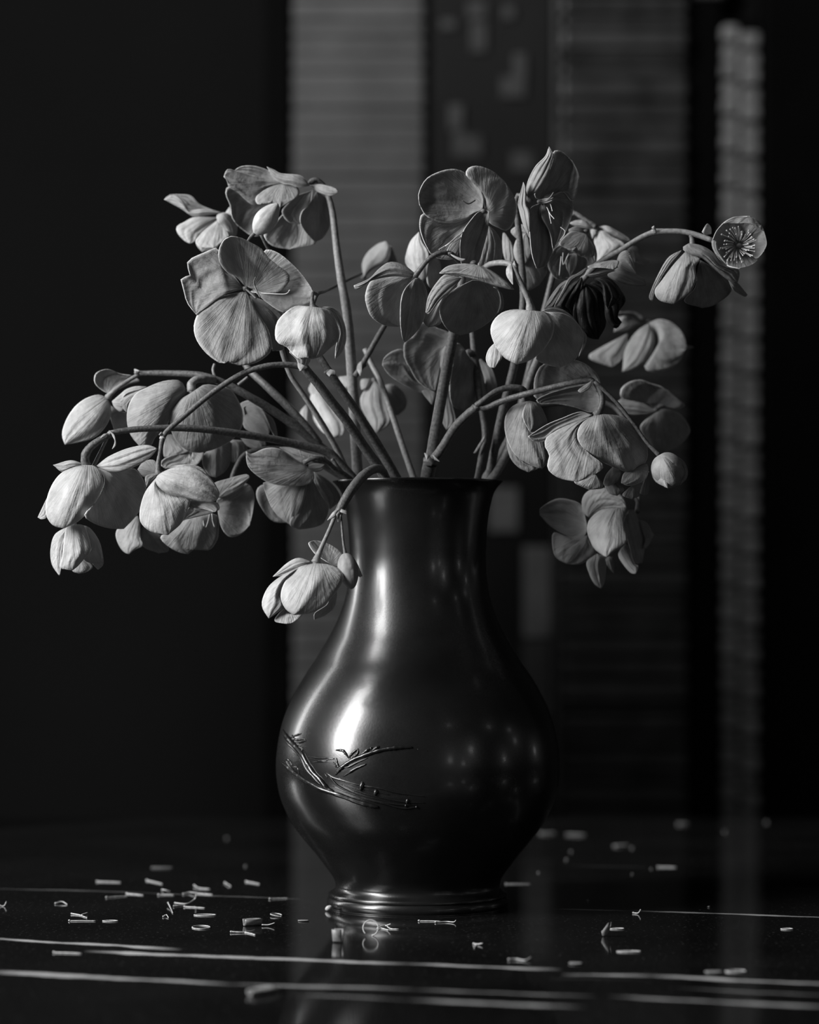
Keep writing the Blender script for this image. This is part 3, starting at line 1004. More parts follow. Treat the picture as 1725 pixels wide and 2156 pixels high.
# --- T5: the big open flower facing out
t5 = stem('hellebore stem with the largest wide open flower, facing outward, on a pale slender stalk')
stalk(t5, FULL, '530,612,165,6 560,660,150,6 588,715,130,5.6 596,745,120,5.6 612,790,110,5.6 640,832,98,5.8 670,878,80,6 702,932,56,6.5 716,960,45,6.5' + tail(740, 33, 7), 0, 6, M_STEMP)
f4 = flower(t5, A, 215, 'mid', [
    ('700,1180 620,1065 520,960 497,850 390,885 270,940 245,985 268,1080 195,1088 215,1180 245,1290 320,1390* 400,1330 540,1230', -40, 26, -18, 22),
    ('715,1160 640,1080 560,1040 505,960 500,870 540,790 600,757* 680,770 770,815 850,860 900,930 1000,1010 1065,1060 1072,1120 1000,1200 900,1212 800,1190', -30, 48, -22, -12),
    ('775,1190 830,1000 870,872 960,880 1060,950 1160,1050 1220,1130 1268,1210* 1240,1290 1100,1330 1020,1370 900,1300', -44, -6, -10, -8),
    ('720,1205 560,1232 430,1280 340,1370 300,1480 320,1590 400,1700 500,1775 545,1782* 590,1765 640,1795 720,1796 820,1770 920,1690 925,1600 880,1480 800,1360 750,1255', -34, 70, 16, 4, {'fold': 5.0}),
    ('750,1235 800,1360 890,1490 925,1600 935,1682* 1032,1665 1000,1560 1040,1450 1010,1350 900,1290', -46, -14, -6, -18),
], None, 5, 'large wide open flower facing outward', (720, 1180))
threads(f4, t5.location.copy(), A, ['700,1168,-20,2 740,1200,0,2.2 802,1258,30,1.6', '835,1250,34,1.4 800,1180,20,1.8 785,1130,18,1.6 800,1082,24,1.2'], 215, 2, M_PISTIL, 'pistil')
threads(f4, t5.location.copy(), A, ['760,1205,-6,1 860,1216,20,1 1000,1224,40,1 1050,1220,44,1 1072,1195,46,1.1'], 222, 1, M_STAMEN, 'stamen', 1.6)

# --- T6: bud stem behind the open flower
t6 = stem('hellebore stem running up behind the open flower to a single plump closed bud')
stalk(t6, FULL, '548,490,150,3.4 575,545,130,3.8 620,640,150,5 655,720,170,7 690,778,175,8 722,824,160,8.5 760,880,130,9 800,945,85,10' + tail(838, 55, 10.5), 0)
node_ring(t6, 694, 784, 175, 11)
bract(t6, LL, '1030,190 990,230 1020,265* 1060,240 1085,245 1080,205', 188)
bud(t6, H, 1040, 955, 1275, 648, 185, 25, 24, '950,1060,-30,3.2 985,1000,-5,3.2 1040,945,0,4.5', 3.2)

# --- T7: stem drooping over the rim at the front
t7 = stem('hellebore stem drooping over the vase rim with the brightest flower and a hanging oval bud')
stalk(t7, FULL, '712,1082,305,8.5 722,1062,300,9.5 740,1032,285,10 762,1005,255,10 782,990,220,9.5 798,987,186,9 808,995,163,8.5' + tail(815, 139, 8.5), 0)
node_ring(t7, 712, 1081, 306, 9, M_BRACT)
bract(t7, C, '620,1010 580,1030 545,1080* 590,1060 600,1040', 318, 0, 14, 3, 4)
bract(t7, C, '630,1012 660,1025 662,1042* 625,1030', 318, 0, 10, 3, -4)
bract(t7, C, '600,1040 610,1090* 622,1040', 318, 0, 4, 2, 0)
flower(t7, C, 330, 'pale', [
    ('470,1340 370,1368 290,1450 263,1540 290,1612 340,1652* 440,1640 520,1600 600,1510 643,1430 620,1380 560,1350', 4, 60, 40, 8),
    ('445,1350 300,1400 200,1470 155,1550 153,1610 190,1673* 240,1640 285,1600 268,1540 290,1450 370,1368', -4, 36, 26, 16),
    ('445,1330 370,1308 300,1340 215,1420* 300,1412 400,1368', -10, -4, 8, 8),
    ('310,1590 245,1650 228,1692 300,1706* 350,1692 396,1645 340,1650', 6, 30, 8, 4),
    ('560,1540 540,1592 470,1640 465,1682* 540,1652 590,1600 602,1510', -20, -40, -6, -10),
    ('540,1330 470,1282 430,1220 462,1203* 520,1210 600,1250 642,1300 610,1362', -30, -50, -8, -14),
], '592,1050,-24,4 560,1130,-14,4 520,1220,-4,4.6 490,1290,0,6 475,1335,2,10', 4, 'brightest flower, hanging in front of the vase neck', mat_stem=M_STEMP)
bud(t7, C, 652, 1283, 694, 1494, 335, 12, 21.5, '625,1040,-24,2.2 632,1110,-14,2.4 640,1200,-6,2.6 648,1255,0,3 655,1295,2,5', 2.4, M_BUDD, 0.5)
bract(t7, C, '668,1285 720,1335 756,1415* 735,1420 715,1360', 318, 0, -10, 5, -10)

# --- T8: thin light stem in the middle, flower blurred behind the stems
t8 = stem('slender pale hellebore stalk in the middle with a soft flower hidden behind the other stems')
stalk(t8, FULL, '768,735,-60,5 785,772,-50,5.6 800,800,-40,6 821,858,-20,6.4 845,930,-5,6.8' + tail(873, 0, 7), 0, 6, M_STEMP)
flower(t8, I, -170, 'mid', [
    ('240,800 110,960 105,1080 180,1230 262,1362* 410,1250 390,1100 340,920', 0, 30, 16, 6),
    ('200,790 105,800 108,900 150,880*', 4, 16, 4, 4),
    ('330,860 370,1000 440,1150 490,1172* 575,1080 560,950 450,850', -10, -20, 10, -16),
], None, 4)
flower(t8, LL, -180, 'pale', [
    ('900,440 820,470 850,700 950,850 1060,905* 1165,880 1180,770 1100,650 970,470', 0, 30, 30, 16),
    ('775,560 720,620 708,690 780,772* 790,640', 6, 6, 4, 4),
    ('840,300 800,400 830,460* 960,470 900,350', -6, 0, 6, 4),
    ('1180,270 1120,275 1180,375* 1240,390 1240,260', 0, 20, 6, 4),
], None, 4, None, (900, 400))

# --- T9: central forked stem with several flowers
t9 = stem('thick forked hellebore stem bearing two dark bells, a disc-like bloom and bright bells')
stalk(t9, FULL, '985,520,170,6 975,580,160,8 962,660,150,10 955,703,145,11 940,780,130,11.5 922,880,110,12 910,955,90,13 903,990,72,15' + tail(898, 60, 13), 0)
stalk(t9, FULL, '907,975,95,10 930,945,115,9.5 958,900,140,9 985,872,165,8.5 1003,858,180,8.5', 0, name='side_stalk')
node_ring(t9, 907, 972, 100, 16)
node_ring(t9, 1003, 858, 180, 10)
bract(t9, I, '800,1590 770,1570 795,1640* 830,1600', 115)
bract(t9, I, '880,1640 860,1590 930,1660*', 118)
stalk(t9, G, '10,760,0,6.4 90,770,6,6.6 200,725,16,6.4 300,692,26,6 420,660,40,6 640,605,60,5.6 800,572,74,5.2 870,565,80,5.6', 180, name='side_stalk')
stalk(t9, G, '10,755,0,6 60,720,6,6 150,655,4,6 240,625,0,6.4 330,625,-4,6.6 375,655,-12,6 390,720,-20,5', 185, name='side_stalk')
node_ring(t9, 1246, 800, 262, 6.5)
bract(t9, G, '870,575 810,610 768,645 790,662* 840,640 865,610', 272, 0, 10, 3, 0)
f20 = flower(t9, E, 210, 'mid', [
    ('955,490 958,400 930,330 880,260 800,205 720,193 620,220 540,270 490,370 495,450* 540,530 620,570 720,586 820,560 890,512', -20, 0, -18, -14),
    ('985,500 962,440 957,360 900,270 832,238 850,185 920,170 1030,210 1110,280* 1180,390 1198,480 1180,580 1130,640 1070,620 1000,580', -34, -20, 10, -24),
    ('905,512 820,560 720,583 620,570 520,513 495,600 520,700 570,800* 640,845 760,835 800,700 870,580', -26, 12, -12, -8),
    ('1002,492 930,500 870,560 810,650 790,740 800,882 860,892* 920,880 960,760 995,620', -6, 8, -10, -26),
    ('990,600 1050,650 1092,740 1085,860 1000,912* 920,900 960,760', -40, -40, 10, -14),
], None, 5, 'broad flower of rounded overlapping petals facing outward', (960, 500))
threads(f20, t9.location.copy(), E, ['810,655,24,1 720,725,40,1 642,776,50,1.1', '815,665,24,1 770,710,38,1 725,740,44,1 700,782,50,1.1', '820,645,26,1 760,690,40,1 690,750,46,1'], 205, 1, M_STAMEN, 'stamen', 1.5)
threads(f20, t9.location.copy(), E, ['900,420,-14,1.6 850,445,-4,1.5 805,420,2,0.8'], 212, 1.4, M_PISTIL, 'pistil')
flower(t9, E, 250, 'mid', [
    ('465,955 380,890 280,870 200,920 130,990 18,1040* 32,1068 90,1042 150,1002 300,972 430,978', 4, 16, 14, 4),
    ('445,975 300,976 150,1002 103,1100 110,1180 150,1270 240,1327 352,1337* 362,1200 385,1100', -4, -56, 18, -20),
    ('465,985 390,1060 360,1150 355,1300 370,1420 388,1452* 460,1390 520,1300 552,1180 547,1080 512,1000', 10, -40, 14, -40),
], '800,880,-30,5 745,825,-10,6 690,800,0,5.4 620,812,8,5.4 550,860,12,5.2 490,935,8,5.4 465,970,4,6.5', 5, 'dark bell flower beside the brimmed one')
node_ring(t9, 948, 535, 250, 7)
bract(t9, E, '720,810 790,840 830,848* 800,862 740,830', 258)
flower(t9, E, 265, 'mid', [
    ('890,885 800,882 700,900 638,950* 720,962 840,980 960,1012 1080,1050 1187,1067 1100,990 1000,922', 14, 30, 16, 0),
    ('800,985 690,958 620,1020 560,1120 540,1232* 570,1242 650,1142 740,1062', 8, 20, 10, 6),
    ('700,1060 640,1130 560,1230 525,1300 560,1342* 650,1312 670,1200', -10, -40, 8, -8),
    ('880,1000 740,1070 650,1180 648,1270 700,1360 790,1398* 870,1380 980,1320 1060,1240 1082,1140 1060,1050 960,1010', -6, -96, 6, -60),
    ('1030,1050 1060,1062 1082,1150 1062,1242* 1105,1200 1095,1100', -16, -44, 4, -10),
], None, 5, 'dark bell flower under a pale brim petal', (890, 880), kr=9)
flower(t9, E, 300, 'pale', [
    ('1300,1228 1200,1213 1100,1235 1030,1300 1013,1380 1050,1480 1110,1560 1200,1610* 1300,1580 1400,1500 1460,1400 1472,1320 1430,1250 1370,1228', -6, 24, 56, 14),
    ('1380,1228 1430,1243 1472,1320 1450,1430 1340,1560 1420,1612 1520,1632* 1620,1580 1680,1470 1682,1380 1620,1290 1530,1240', -10, -30, 26, -38),
    ('1385,1222 1450,1198 1520,1208 1600,1260 1660,1340 1707,1400 1700,1470 1650,1562* 1680,1430 1622,1292 1530,1242', -24, -60, 4, -16),
    ('1060,1440 1000,1500 978,1570 1000,1627 1040,1637* 1080,1590 1100,1545', -34, -24, 8, 4),
], '960,912,-60,5.5 1010,885,-40,6 1080,874,-20,6.2 1140,880,-8,6.4 1175,905,0,6.5 1205,970,4,6 1250,1060,4,6 1290,1150,2,6.6 1305,1225,-2,11', 6, 'bright bell flower with a heart-shaped front petal', mat_stem=M_STEMP)
bract(t9, E, '1165,880 1130,910 1130,970 1175,1035* 1175,960', 304, 0, 8, 3, 4)
bract(t9, E, '1170,890 1185,858* 1205,905', 304)
flower(t9, G, 130, 'mid', [
    ('930,640 780,600 600,650 458,712 440,640 450,540 500,455 600,425 740,415* 830,450 900,510 935,580', -30, 6, -16, -10),
    ('930,720 930,640 870,592 600,650 460,715 500,747* 620,745 750,770 860,807 922,780', -20, -16, -12, -14),
], None, 5, 'shaded open flower behind the branch', (920, 640))
flower(t9, G, 175, 'mid', [
    ('410,722 300,750 235,820 223,920 245,1020 300,1120 400,1190 500,1228* 555,1150 532,1020 500,940 440,830', 4, -6, 36, 14),
    ('405,722 368,770 358,850 410,952* 470,945 537,890 510,800 470,742', 22, 34, 10, -14),
    ('300,1000 240,1000 260,1130 320,1210 400,1252* 480,1215 380,1180', -14, -30, 8, 4),
    ('330,705 240,705 280,675 345,668* 350,700', 2, 6, 4, 0),
], None, 5, 'half closed flower under the fork', (400, 715))
flower(t9, G, 260, 'mid', [
    ('960,822 870,840 790,900 763,980 790,1050 860,1120 980,1190 1140,1257* 1220,1240 1280,1160 1287,1090 1270,1010 1220,930 1120,850 1040,828', 16, -10, 46, -16, {'fold': 6.0}),
    ('880,832 730,890 600,950 530,1000 525,1070 556,1120 540,1200 560,1250 640,1300 760,1322* 850,1290 960,1210 860,1120 790,1050 770,980 795,900', 0, 30, 14, 12),
    ('875,825 780,803 650,850 530,900 398,985* 430,1017 520,1022 600,950 740,885', -14, -24, -8, -10),
    ('1030,1210 980,1270 958,1340 990,1357* 1062,1320 1085,1250', -20, -10, 8, 8),
    ('1180,1230 1110,1262 1090,1332* 1160,1352 1262,1312 1292,1250 1275,1190', -20, 4, 8, -4),
    ('1040,1330 970,1350 1000,1410 1060,1427* 1112,1380', -30, -40, 6, 0),
    ('1180,1345 1100,1420 1170,1452* 1232,1420 1258,1330', -32, -36, 6, -6),
    ('1270,1290 1300,1250 1292,1400 1262,1422* 1230,1400', -36, -44, 4, -8),
    ('900,1270 740,1320 850,1382* 965,1362', -50, -60, 6, 0),
], '870,568,4,5.5 915,615,6,5.8 945,680,8,6 948,740,8,6.4 930,790,6,7.5 905,830,4,10', 6, 'bell flower with ribbed front petals at the branch end')
b34 = bud(t9, G, 1378, 1128, 1500, 1340, 265, 8, 33, '890,575,6,4.2 960,640,6,4.2 1060,740,4,4 1180,890,0,3.8 1280,1030,0,3.6 1380,1132,0,5', 3.8, M_BUDD, 0.9)

for s, zb, zt, bl, gx in [
    ('1385,1130 1330,1180 1314,1240 1345,1320 1440,1373* 1420,1250', 0, 6, 26, 26),
    ('1395,1126 1350,1200 1365,1300 1440,1366 1520,1345* 1560,1250 1510,1160 1440,1122', 8, 16, 54, 0),
    ('1440,1121 1510,1165 1555,1250 1530,1345* 1575,1300 1584,1240 1560,1180 1500,1132', 6, 4, 14, -24)]:
    petal(b34, t9.location.copy(), G, s, 265, zb, zt, bl, gx, PETAL['mid'], 1.0)

# --- T10: flower behind the central stem
t10 = stem('short hellebore stem behind the thick central one with a grey open flower in shade')
stalk(t10, FULL, '994,690,20,6 998,735,20,7 1003,778,18,9 1012,850,15,6.5 1022,915,20,7 1014,965,26,7.5' + tail(1005, 30, 8), 0)
bract(t10, I, '1410,1370 1395,1400 1340,1480 1285,1570* 1320,1560 1390,1450', 30, 0, 10, 3, 3)
flower(t10, I, 40, 'mid', [
    ('1010,470 1050,320 900,250 740,190 650,340 560,395 556,560 610,660 680,790 780,880 880,922* 942,700 962,500', -14, 4, -10, -14),
    ('860,840 620,690 550,488 430,500 345,570 325,640* 400,750 550,850 720,930 860,925', -20, -40, 8, -24),
    ('1245,560 1150,430 1090,420 1050,650 1030,830 1060,1060 1200,1132* 1300,1080 1425,1000 1410,850 1340,680', 4, -40, 12, -44),
    ('800,900 750,930 850,1062* 885,940', -30, -26, 4, 4),
    ('1370,580 1350,600 1400,780 1432,962* 1532,880 1482,680 1410,620', -60, -50, 6, 6),
    ('1005,420 968,480 938,600 945,705* 1000,600', 16, 20, 4, 6),
    ('1020,860 960,1000 948,1200 1000,1325* 1102,1250 1062,1060', -60, -60, 6, 6),
], None, 5, 'open flower in shade with a large upper petal', (1240, 520), kr=12)

# --- T11: side facing flower at the top, with others beneath
t11 = stem('hellebore stem topped by the highest flower, turned sideways with folded pale petal')
stalk(t11, FULL, '1120,425,120,5 1092,410,110,5 1088,440,100,6 1096,520,90,7 1102,640,70,8 1085,760,50,9 1060,860,26,9.5 1045,930,8,9.5' + tail(1028, -8, 9.5), 0)
f21 = flower(t11, E, 190, 'mid', [
    ('1385,425 1330,385 1380,280 1440,180 1468,68 1530,66 1605,130* 1655,240 1640,360 1605,428 1540,360 1450,390', -20, -6, -16, -26),
    ('1285,402 1270,340 1290,260 1340,170 1410,100 1437,30* 1467,85 1460,130 1430,220 1370,322 1330,372', 6, 34, 10, 14),
    ('1295,700 1250,600 1220,490 1213,430 1250,288* 1267,330 1272,450 1292,500 1302,620', 14, 18, 6, 14),
    ('1395,430 1540,355 1592,380 1612,480 1580,600 1520,712 1465,777* 1440,650 1380,530', -26, 0, -12, -22),
    ('1380,440 1300,480 1293,600 1310,800 1345,914* 1400,906 1440,850 1467,760 1450,640', -18, 14, -12, -22),
], None, 5, 'highest flower, turned sideways, with folded pale upper petal', (1370, 430))
threads(f21, t11.location.copy(), E, ['1360,425,-10,3 1400,415,4,2.6 1440,405,14,2 1470,362,22,1.2', '1360,432,-10,3 1410,425,6,2.4 1470,400,18,1.4', '1370,438,-8,2.6 1420,436,8,2 1462,420,18,1.2'], 190, 2, M_PISTIL, 'pistil')
threads(f21, t11.location.copy(), E, ['1420,470,4,.8 1445,520,14,.8 1472,552,22,.9', '1430,480,4,.8 1440,530,14,.8 1452,585,22,.9', '1445,440,6,.8 1460,495,16,.8', '1520,615,10,.8 1550,640,14,.8 1548,670,18,.8 1522,705,20,1'], 190, .8, M_STAMEN, 'stamen', 1.3)
flower(t11, J, 60, 'mid', [
    ('250,640 210,705 140,650 110,520 160,390 240,355* 275,440 305,580', 0, 10, 10, 8),
    ('150,420 80,330 200,262 245,350*', 0, 6, 6, 4),
    ('240,640 180,780 250,950 380,900* 460,760 400,640', -10, -20, 8, -10),
    ('60,420 0,350 0,560 60,720* 130,640 110,500', -16, -16, 8, 4),
], None, 5, None, (260, 600))
f26 = flower(t11, J, 85, 'mid', [
    ('870,365 760,338 690,350 590,462 660,512 745,542* 775,500 810,592 890,607 952,600 960,540 920,440', 10, 34, 8, -8),
    ('690,315 700,345 800,348 880,402 940,500 962,640 980,665* 985,560 940,430 850,330 760,283', 4, -10, 4, -14),
    ('700,450 560,500 510,560 470,700 560,835 700,832* 850,752 962,680 960,610 850,560', -40, -50, -10, -10),
    ('760,560 670,600 660,700 700,800* 830,760 880,640', -20, -30, 6, -10),
], None, 5, 'shadowed flower with a curled upper petal', (870, 340))
threads(f26, t11.location.copy(), J, ['630,560,-20,1 625,640,-16,1 632,690,-14,1', '610,600,-20,1 600,700,-16,1 590,800,-12,1', '690,570,-20,1 640,680,-14,1'], 90, 1, M_STAMEN, 'stamen')

# --- T12: far right arching stem, dark withered flower at its middle, bell and cup at the end
t12 = stem('arching hellebore stem ending in an open cup full of stamens above a grey bell')
stalk(t12, FULL, '1502,507,170,5.5 1475,497,165,5.6 1440,488,160,5.6 1400,487,155,5.6 1378,489,150,6.4 1345,503,146,5.6 1305,528,140,6 1275,545,130,6.4 1235,580,110,7 1180,660,80,8 1120,790,50,9 1078,930,40,9 1052,985,46,9' + tail(1031, 47, 9), 0, 6, M_STEMP)
node_ring(t12, 1378, 488, 151, 7.5, M_STEMP)
bract(t12, Fc, '1020,180 1005,160 1018,150* 1032,180', 156)
bract(t12, Fc, '1290,185 1318,138 1340,160 1342,195* 1310,200', 172, 0, -8, 4, -4)
flower(t12, Fc, 160, 'mid', [
    ('1180,285 1100,330 1040,430 1000,520 990,560 1010,578* 1030,510 1090,405 1160,312', -6, -20, 4, 10),
    ('1195,298 1130,370 1070,450 1023,520 1050,572 1130,594* 1180,562 1230,520 1257,450 1252,380 1282,338 1240,312', 8, 14, 26, 16),
    ('1280,345 1265,400 1250,500 1188,577 1290,614* 1350,602 1420,560 1457,510 1430,450 1340,380', 0, -40, 16, -24),
    ('1215,250 1180,275 1210,305 1290,332 1370,402 1440,457 1490,472* 1502,430 1490,395 1400,370 1350,300 1280,260', 20, 0, 14, -14),
    ('1440,460 1490,473 1547,540* 1530,550 1470,515', -10, -30, 4, -8),
], '1225,195,0,5 1232,222,2,5 1235,252,4,6', 5, 'grey bell flower under the tip')
f29 = flower(t12, Fc, 185, 'mid', [
    ('1490,255 1430,190 1395,150 1470,103 1560,95* 1620,135 1570,195', -50, 24, -20, 0),
    ('1510,250 1565,195 1618,137 1657,240 1640,295* 1600,335 1560,300', -50, 14, -20, 0),
    ('1500,270 1560,295 1612,332 1570,372 1500,392* 1430,372 1450,320', -48, 26, -22, 0),
    ('1480,260 1450,320 1402,348 1360,295 1346,240* 1378,170 1440,120 1450,200', -50, 30, -20, 4),
    ('1560,100 1470,100 1400,140 1460,112 1570,104 1625,142* 1640,180 1600,115', 26, 22, 2, 0),
    ('1372,240 1350,230 1346,262 1362,300 1405,345 1432,372* 1400,320 1378,270', 28, 32, 3, 0),
], None, 5, 'small open cup seen from the front, crowded with stamens', (1500, 262))
rs = random.Random(5)
items = []
for k in range(54):
    an = 2 * math.pi * k / 54 + rs.uniform(-.1, .1)
    ln = rs.uniform(60, 112)
    x1, y1 = 1492 + ln * math.cos(an) * 0.98, 258 + ln * math.sin(an) * 0.92
    mx, my = 1492 + ln * .55 * math.cos(an + .1), 258 + ln * .55 * math.sin(an + .1)
    items.append('%f,%f,-34,.8 %f,%f,%f,.8 %f,%f,%f,.8' % (1492 + 8 * math.cos(an), 258 + 8 * math.sin(an), mx, my, -6, x1, y1, rs.uniform(4, 22)))
threads(f29, t12.location.copy(), Fc, items, 185, .8, M_STAMEN, 'stamen', 1.7)
f27 = flower(t12, J, 140, 'mid', [
    ('1150,640 1000,668 880,714 1050,716 1160,737* 1202,702 1218,650', 20, 40, 6, 0),
    ('1185,748 1080,744 960,774 850,798* 930,812 1050,792', 16, 30, 4, 0),
    ('880,712 780,780 690,830 640,930 540,1112* 548,1132 692,912 762,832 850,790', 20, 40, 5, 8),
    ('1195,650 1230,570 1310,538 1360,620 1397,782* 1310,752 1205,705', 0, 12, 8, -6),
    ('1140,765 1250,708 1400,790 1482,830 1504,902* 1400,907 1250,882 1100,805', -4, -20, 8, -10),
    ('700,850 660,853 580,910 480,1050 438,1142* 530,1132 610,1000', -10, -20, 4, -6),
], None, 5, 'withered black-centred flower with a pale curled brim', (1150, 660))
off = t12.location.copy()
for s, zb, zt, bl, gx in [
    ('830,815 690,920 545,1132 640,1165 740,1252* 785,1050 845,930', 10, -6, 10, -8),
    ('865,880 780,1000 738,1200 780,1350 900,1452 1000,1472* 1082,1300 1055,1000', 0, -20, 20, -10),
    ('900,880 1050,1000 1080,1250 1150,1342 1200,1352 1247,1290* 1200,1210 1282,1080 1272,1010 1180,900 1050,840', 14, 0, 14, -16),
    ('950,830 1040,900 1060,1060 1100,1150* 1180,1100 1260,1010 1180,880 1080,820', 24, 20, 10, -16)]:
    petal(f27, off, J, s, 140, zb, zt, bl, gx, PETAL['dead'], 9.0, 'withered_petal')

# --- T13: stem at the back right: soft flowers behind everything
t13 = stem('hellebore stem spreading behind the others with soft shadowed flowers, one hanging low')
stalk(t13, FULL, '1240,470,-60,5 1205,450,-70,4 1180,520,-80,6 1150,640,-80,7 1120,760,-70,8 1090,880,-58,9 1056,955,-58,9' + tail(1018, -54, 9), 0)
stalk(t13, FULL, '1130,720,-75,6 1180,700,-160,5.5 1270,670,-280,5 1330,660,-320,5 1360,675,-325,5', 0, 5, name='side_stalk')
stalk(t13, FULL, '1095,860,-55,6 1180,850,-80,5.5 1290,855,-110,5 1340,950,-60,4.5 1345,1050,0,4.2 1342,1080,10,4.5', 0, 5, name='side_stalk')
flower(t13, J, -60, 'pale', [
    ('980,310 910,268 840,222 760,224 700,250* 760,282 860,302', 0, 20, 8, 6),
    ('1000,340 960,430 978,560 990,672* 1150,582 1290,480 1150,395 1060,330', 4, 36, 20, 6),
    ('1010,288 1090,278 1200,330 1310,400 1345,442* 1250,442 1130,372', -4, 0, 8, -8),
    ('1290,500 1400,500 1412,580 1390,662* 1330,560', -14, -10, 6, -8),
    ('1380,520 1460,600 1542,642* 1520,672 1470,692 1395,640', -20, -30, 6, -10),
    ('990,325 920,315 940,412*', 8, 14, 4, 4),
], '720,120,-10,4 820,185,-4,4.6 900,240,0,5.4 970,300,2,8', 5, 'pale flower behind the arching stem')
flower(t13, Fc, -325, 'mid', [
    ('990,702 930,740 880,800 850,880 838,977* 900,962 960,930 1002,860 1018,780', 14, 24, 20, 14),
    ('985,700 1050,680 1120,700 1180,760 1207,840* 1170,910 1100,962 1010,977 963,950 1030,880 1042,780', 0, 40, 26, -6),
    ('940,705 900,678 820,640 790,752* 860,742', -4, 10, 8, 6),
    ('870,760 700,850 650,900 780,952* 860,880', -20, -10, 8, 0),
    ('1190,820 1245,838* 1195,850', 10, 10, 1, 0),
], None, 5, 'soft pale flower at the back right', (985, 695))
flower(t13, M, -110, 'mid', [
    ('850,1000 560,840 250,822 228,660 330,560 450,508 600,498 720,550 870,590 1050,680* 1200,800 1300,880 1342,950 1200,1002 1000,940', -14, 10, -14, -24),
    ('860,1030 680,940 500,842 260,822 178,870* 180,1000 300,1100 600,1105', -8, -20, 8, -10),
    ('870,1050 1000,1000 1270,1100 1432,1340 1400,1480 1250,1642 1100,1732 900,1792* 700,1650 580,1400 600,1250', -10, -40, 10, -24),
], None, 5, 'nearly black shadowed flower', (850, 1020))
flower(t13, G, 20, 'mid', [
    ('835,1640 795,1500 700,1455 600,1453 490,1520 486,1570* 560,1650 680,1722 790,1747 832,1700', -14, -20, -10, -6),
    ('845,1720 700,1732 590,1700 576,1780 600,1880 680,1932* 780,1937 880,1880 902,1830 860,1780', -20, -10, 14, -6),
    ('850,1590 803,1540 803,1450 850,1390 950,1368 1090,1420 1132,1520* 1060,1512 950,1525', -4, 12, 10, 6),
    ('1065,1515 950,1530 860,1600 838,1680 860,1760 900,1830 982,1888* 1040,1840 1110,1800 1137,1740 1112,1650 1115,1560 1132,1520', 14, 60, 24, 20),
    ('1140,1540 1185,1535 1222,1620 1267,1750 1247,1927* 1190,1925 1150,1800 1110,1640', 10, -10, 10, -26),
    ('1215,1605 1280,1630 1332,1720* 1290,1800 1255,1822 1267,1740', -6, -24, 4, -14),
    ('1090,1820 1130,1788 1150,1830 1190,1930 1217,1950 1200,2007* 1160,2000 1100,1930 1070,1870', -6, 20, 8, 4),
    ('910,1860 835,1920 850,2000 890,2080 942,2119* 967,2060 977,1950 985,1885', -20, -20, 8, -8),
    ('1000,1880 975,1890 990,1950 1035,2002* 1037,1900', -26, -30, 3, -4),
], '1190,1430,-4,4 1212,1480,-2,4 1210,1540,-2,5', 4, 'flower hanging lowest on the right')

# --- T14: low left flowers behind the bells
t14 = stem('hellebore stem bending low on the left with a wide shaded flower behind the bright bells')
stalk(t14, FULL, '465,1082,40,5 480,1040,40,5 495,990,40,5.5 520,955,40,6 580,945,30,6.5 640,955,6,7 690,985,-22,7.5' + tail(734, -32, 7.5), 0)
f11 = flower(t14, K, 70, 'mid', [
    ('1095,1680 1085,1560 1200,1500 1330,1400 1420,1400 1477,1500 1467,1660 1430,1830* 1340,1922 1220,1952 1130,1850', -10, 10, -16, -20),
    ('1100,1545 1048,1400 1200,1340 1390,1293 1432,1325* 1350,1420 1230,1502', 6, 20, 8, 4),
    ('860,1745 740,1780 600,1900 488,1950 560,2040 680,2110 780,2132* 870,2072 1000,2092 1080,2000 1102,1900 1080,1720', 0, 16, 20, -12),
    ('330,1820 270,1900 280,2000 330,2070 470,2122* 580,2092 490,1940 400,1900', -14, -30, 8, -6),
    ('250,1730 140,1800 40,1870 23,1950 60,2050 110,2112 160,2132* 230,2082 305,2040 275,1950 278,1800', -10, 6, 14, 14),
], None, 5, 'wide shaded flower behind the bright bells', (1080, 1650))
threads(f11, t14.location.copy(), K, ['1010,1700,-10,1 990,1790,0,1 970,1850,4,1', '1030,1700,-10,1 1040,1790,0,1 1060,1850,4,1', '950,1700,-10,1 940,1780,0,1 950,1840,4,1'], 80, 1, M_STAMEN, 'stamen')
f13 = flower(t14, K, 30, 'mid', [
    ('560,890 530,900 525,1090 562,1112* 785,1050 700,990 620,880', 0, 10, 8, 6),
    ('770,1050 560,1112 488,1180 540,1232* 700,1202 860,1202 945,1060', 4, 24, -6, 0),
    ('1060,1020 950,1080 938,1200 1000,1300 1070,1327* 1160,1270 1222,1160 1225,950', -6, -10, 12, -10),
    ('1250,930 1225,960 1225,1140 1260,1170* 1380,1130 1390,960', -20, -26, 6, -6),
], None, 5, 'shaded flower under the hanging bell', (900, 1020))
threads(f13, t14.location.copy(), K, ['835,1060,6,1.6 830,1130,8,1.6 842,1200,10,1.6', '760,1080,6,1.2 740,1130,8,1.2', '800,1070,6,1.2 790,1140,8,1.2'], 30, 1.4, M_STAMEN, 'stamen')
flower(t14, K, 30, 'mid', [
    ('1350,640 1325,555 1430,513 1530,560 1600,680 1642,800 1632,882* 1500,862 1372,800', 0, 16, 8, 4),
    ('1375,640 1365,580 1450,590 1560,650 1592,730 1530,775* 1440,760 1395,730', 10, 0, -12, 4),
    ('1330,900 1400,990 1500,1040* 1600,990 1560,920 1440,880', -10, -10, 6, 0),
    ('1590,640 1560,620 1600,740 1640,800 1690,900* 1720,880 1680,720', -12, -20, 6, -8),
], None, 4, None, (1370, 700))

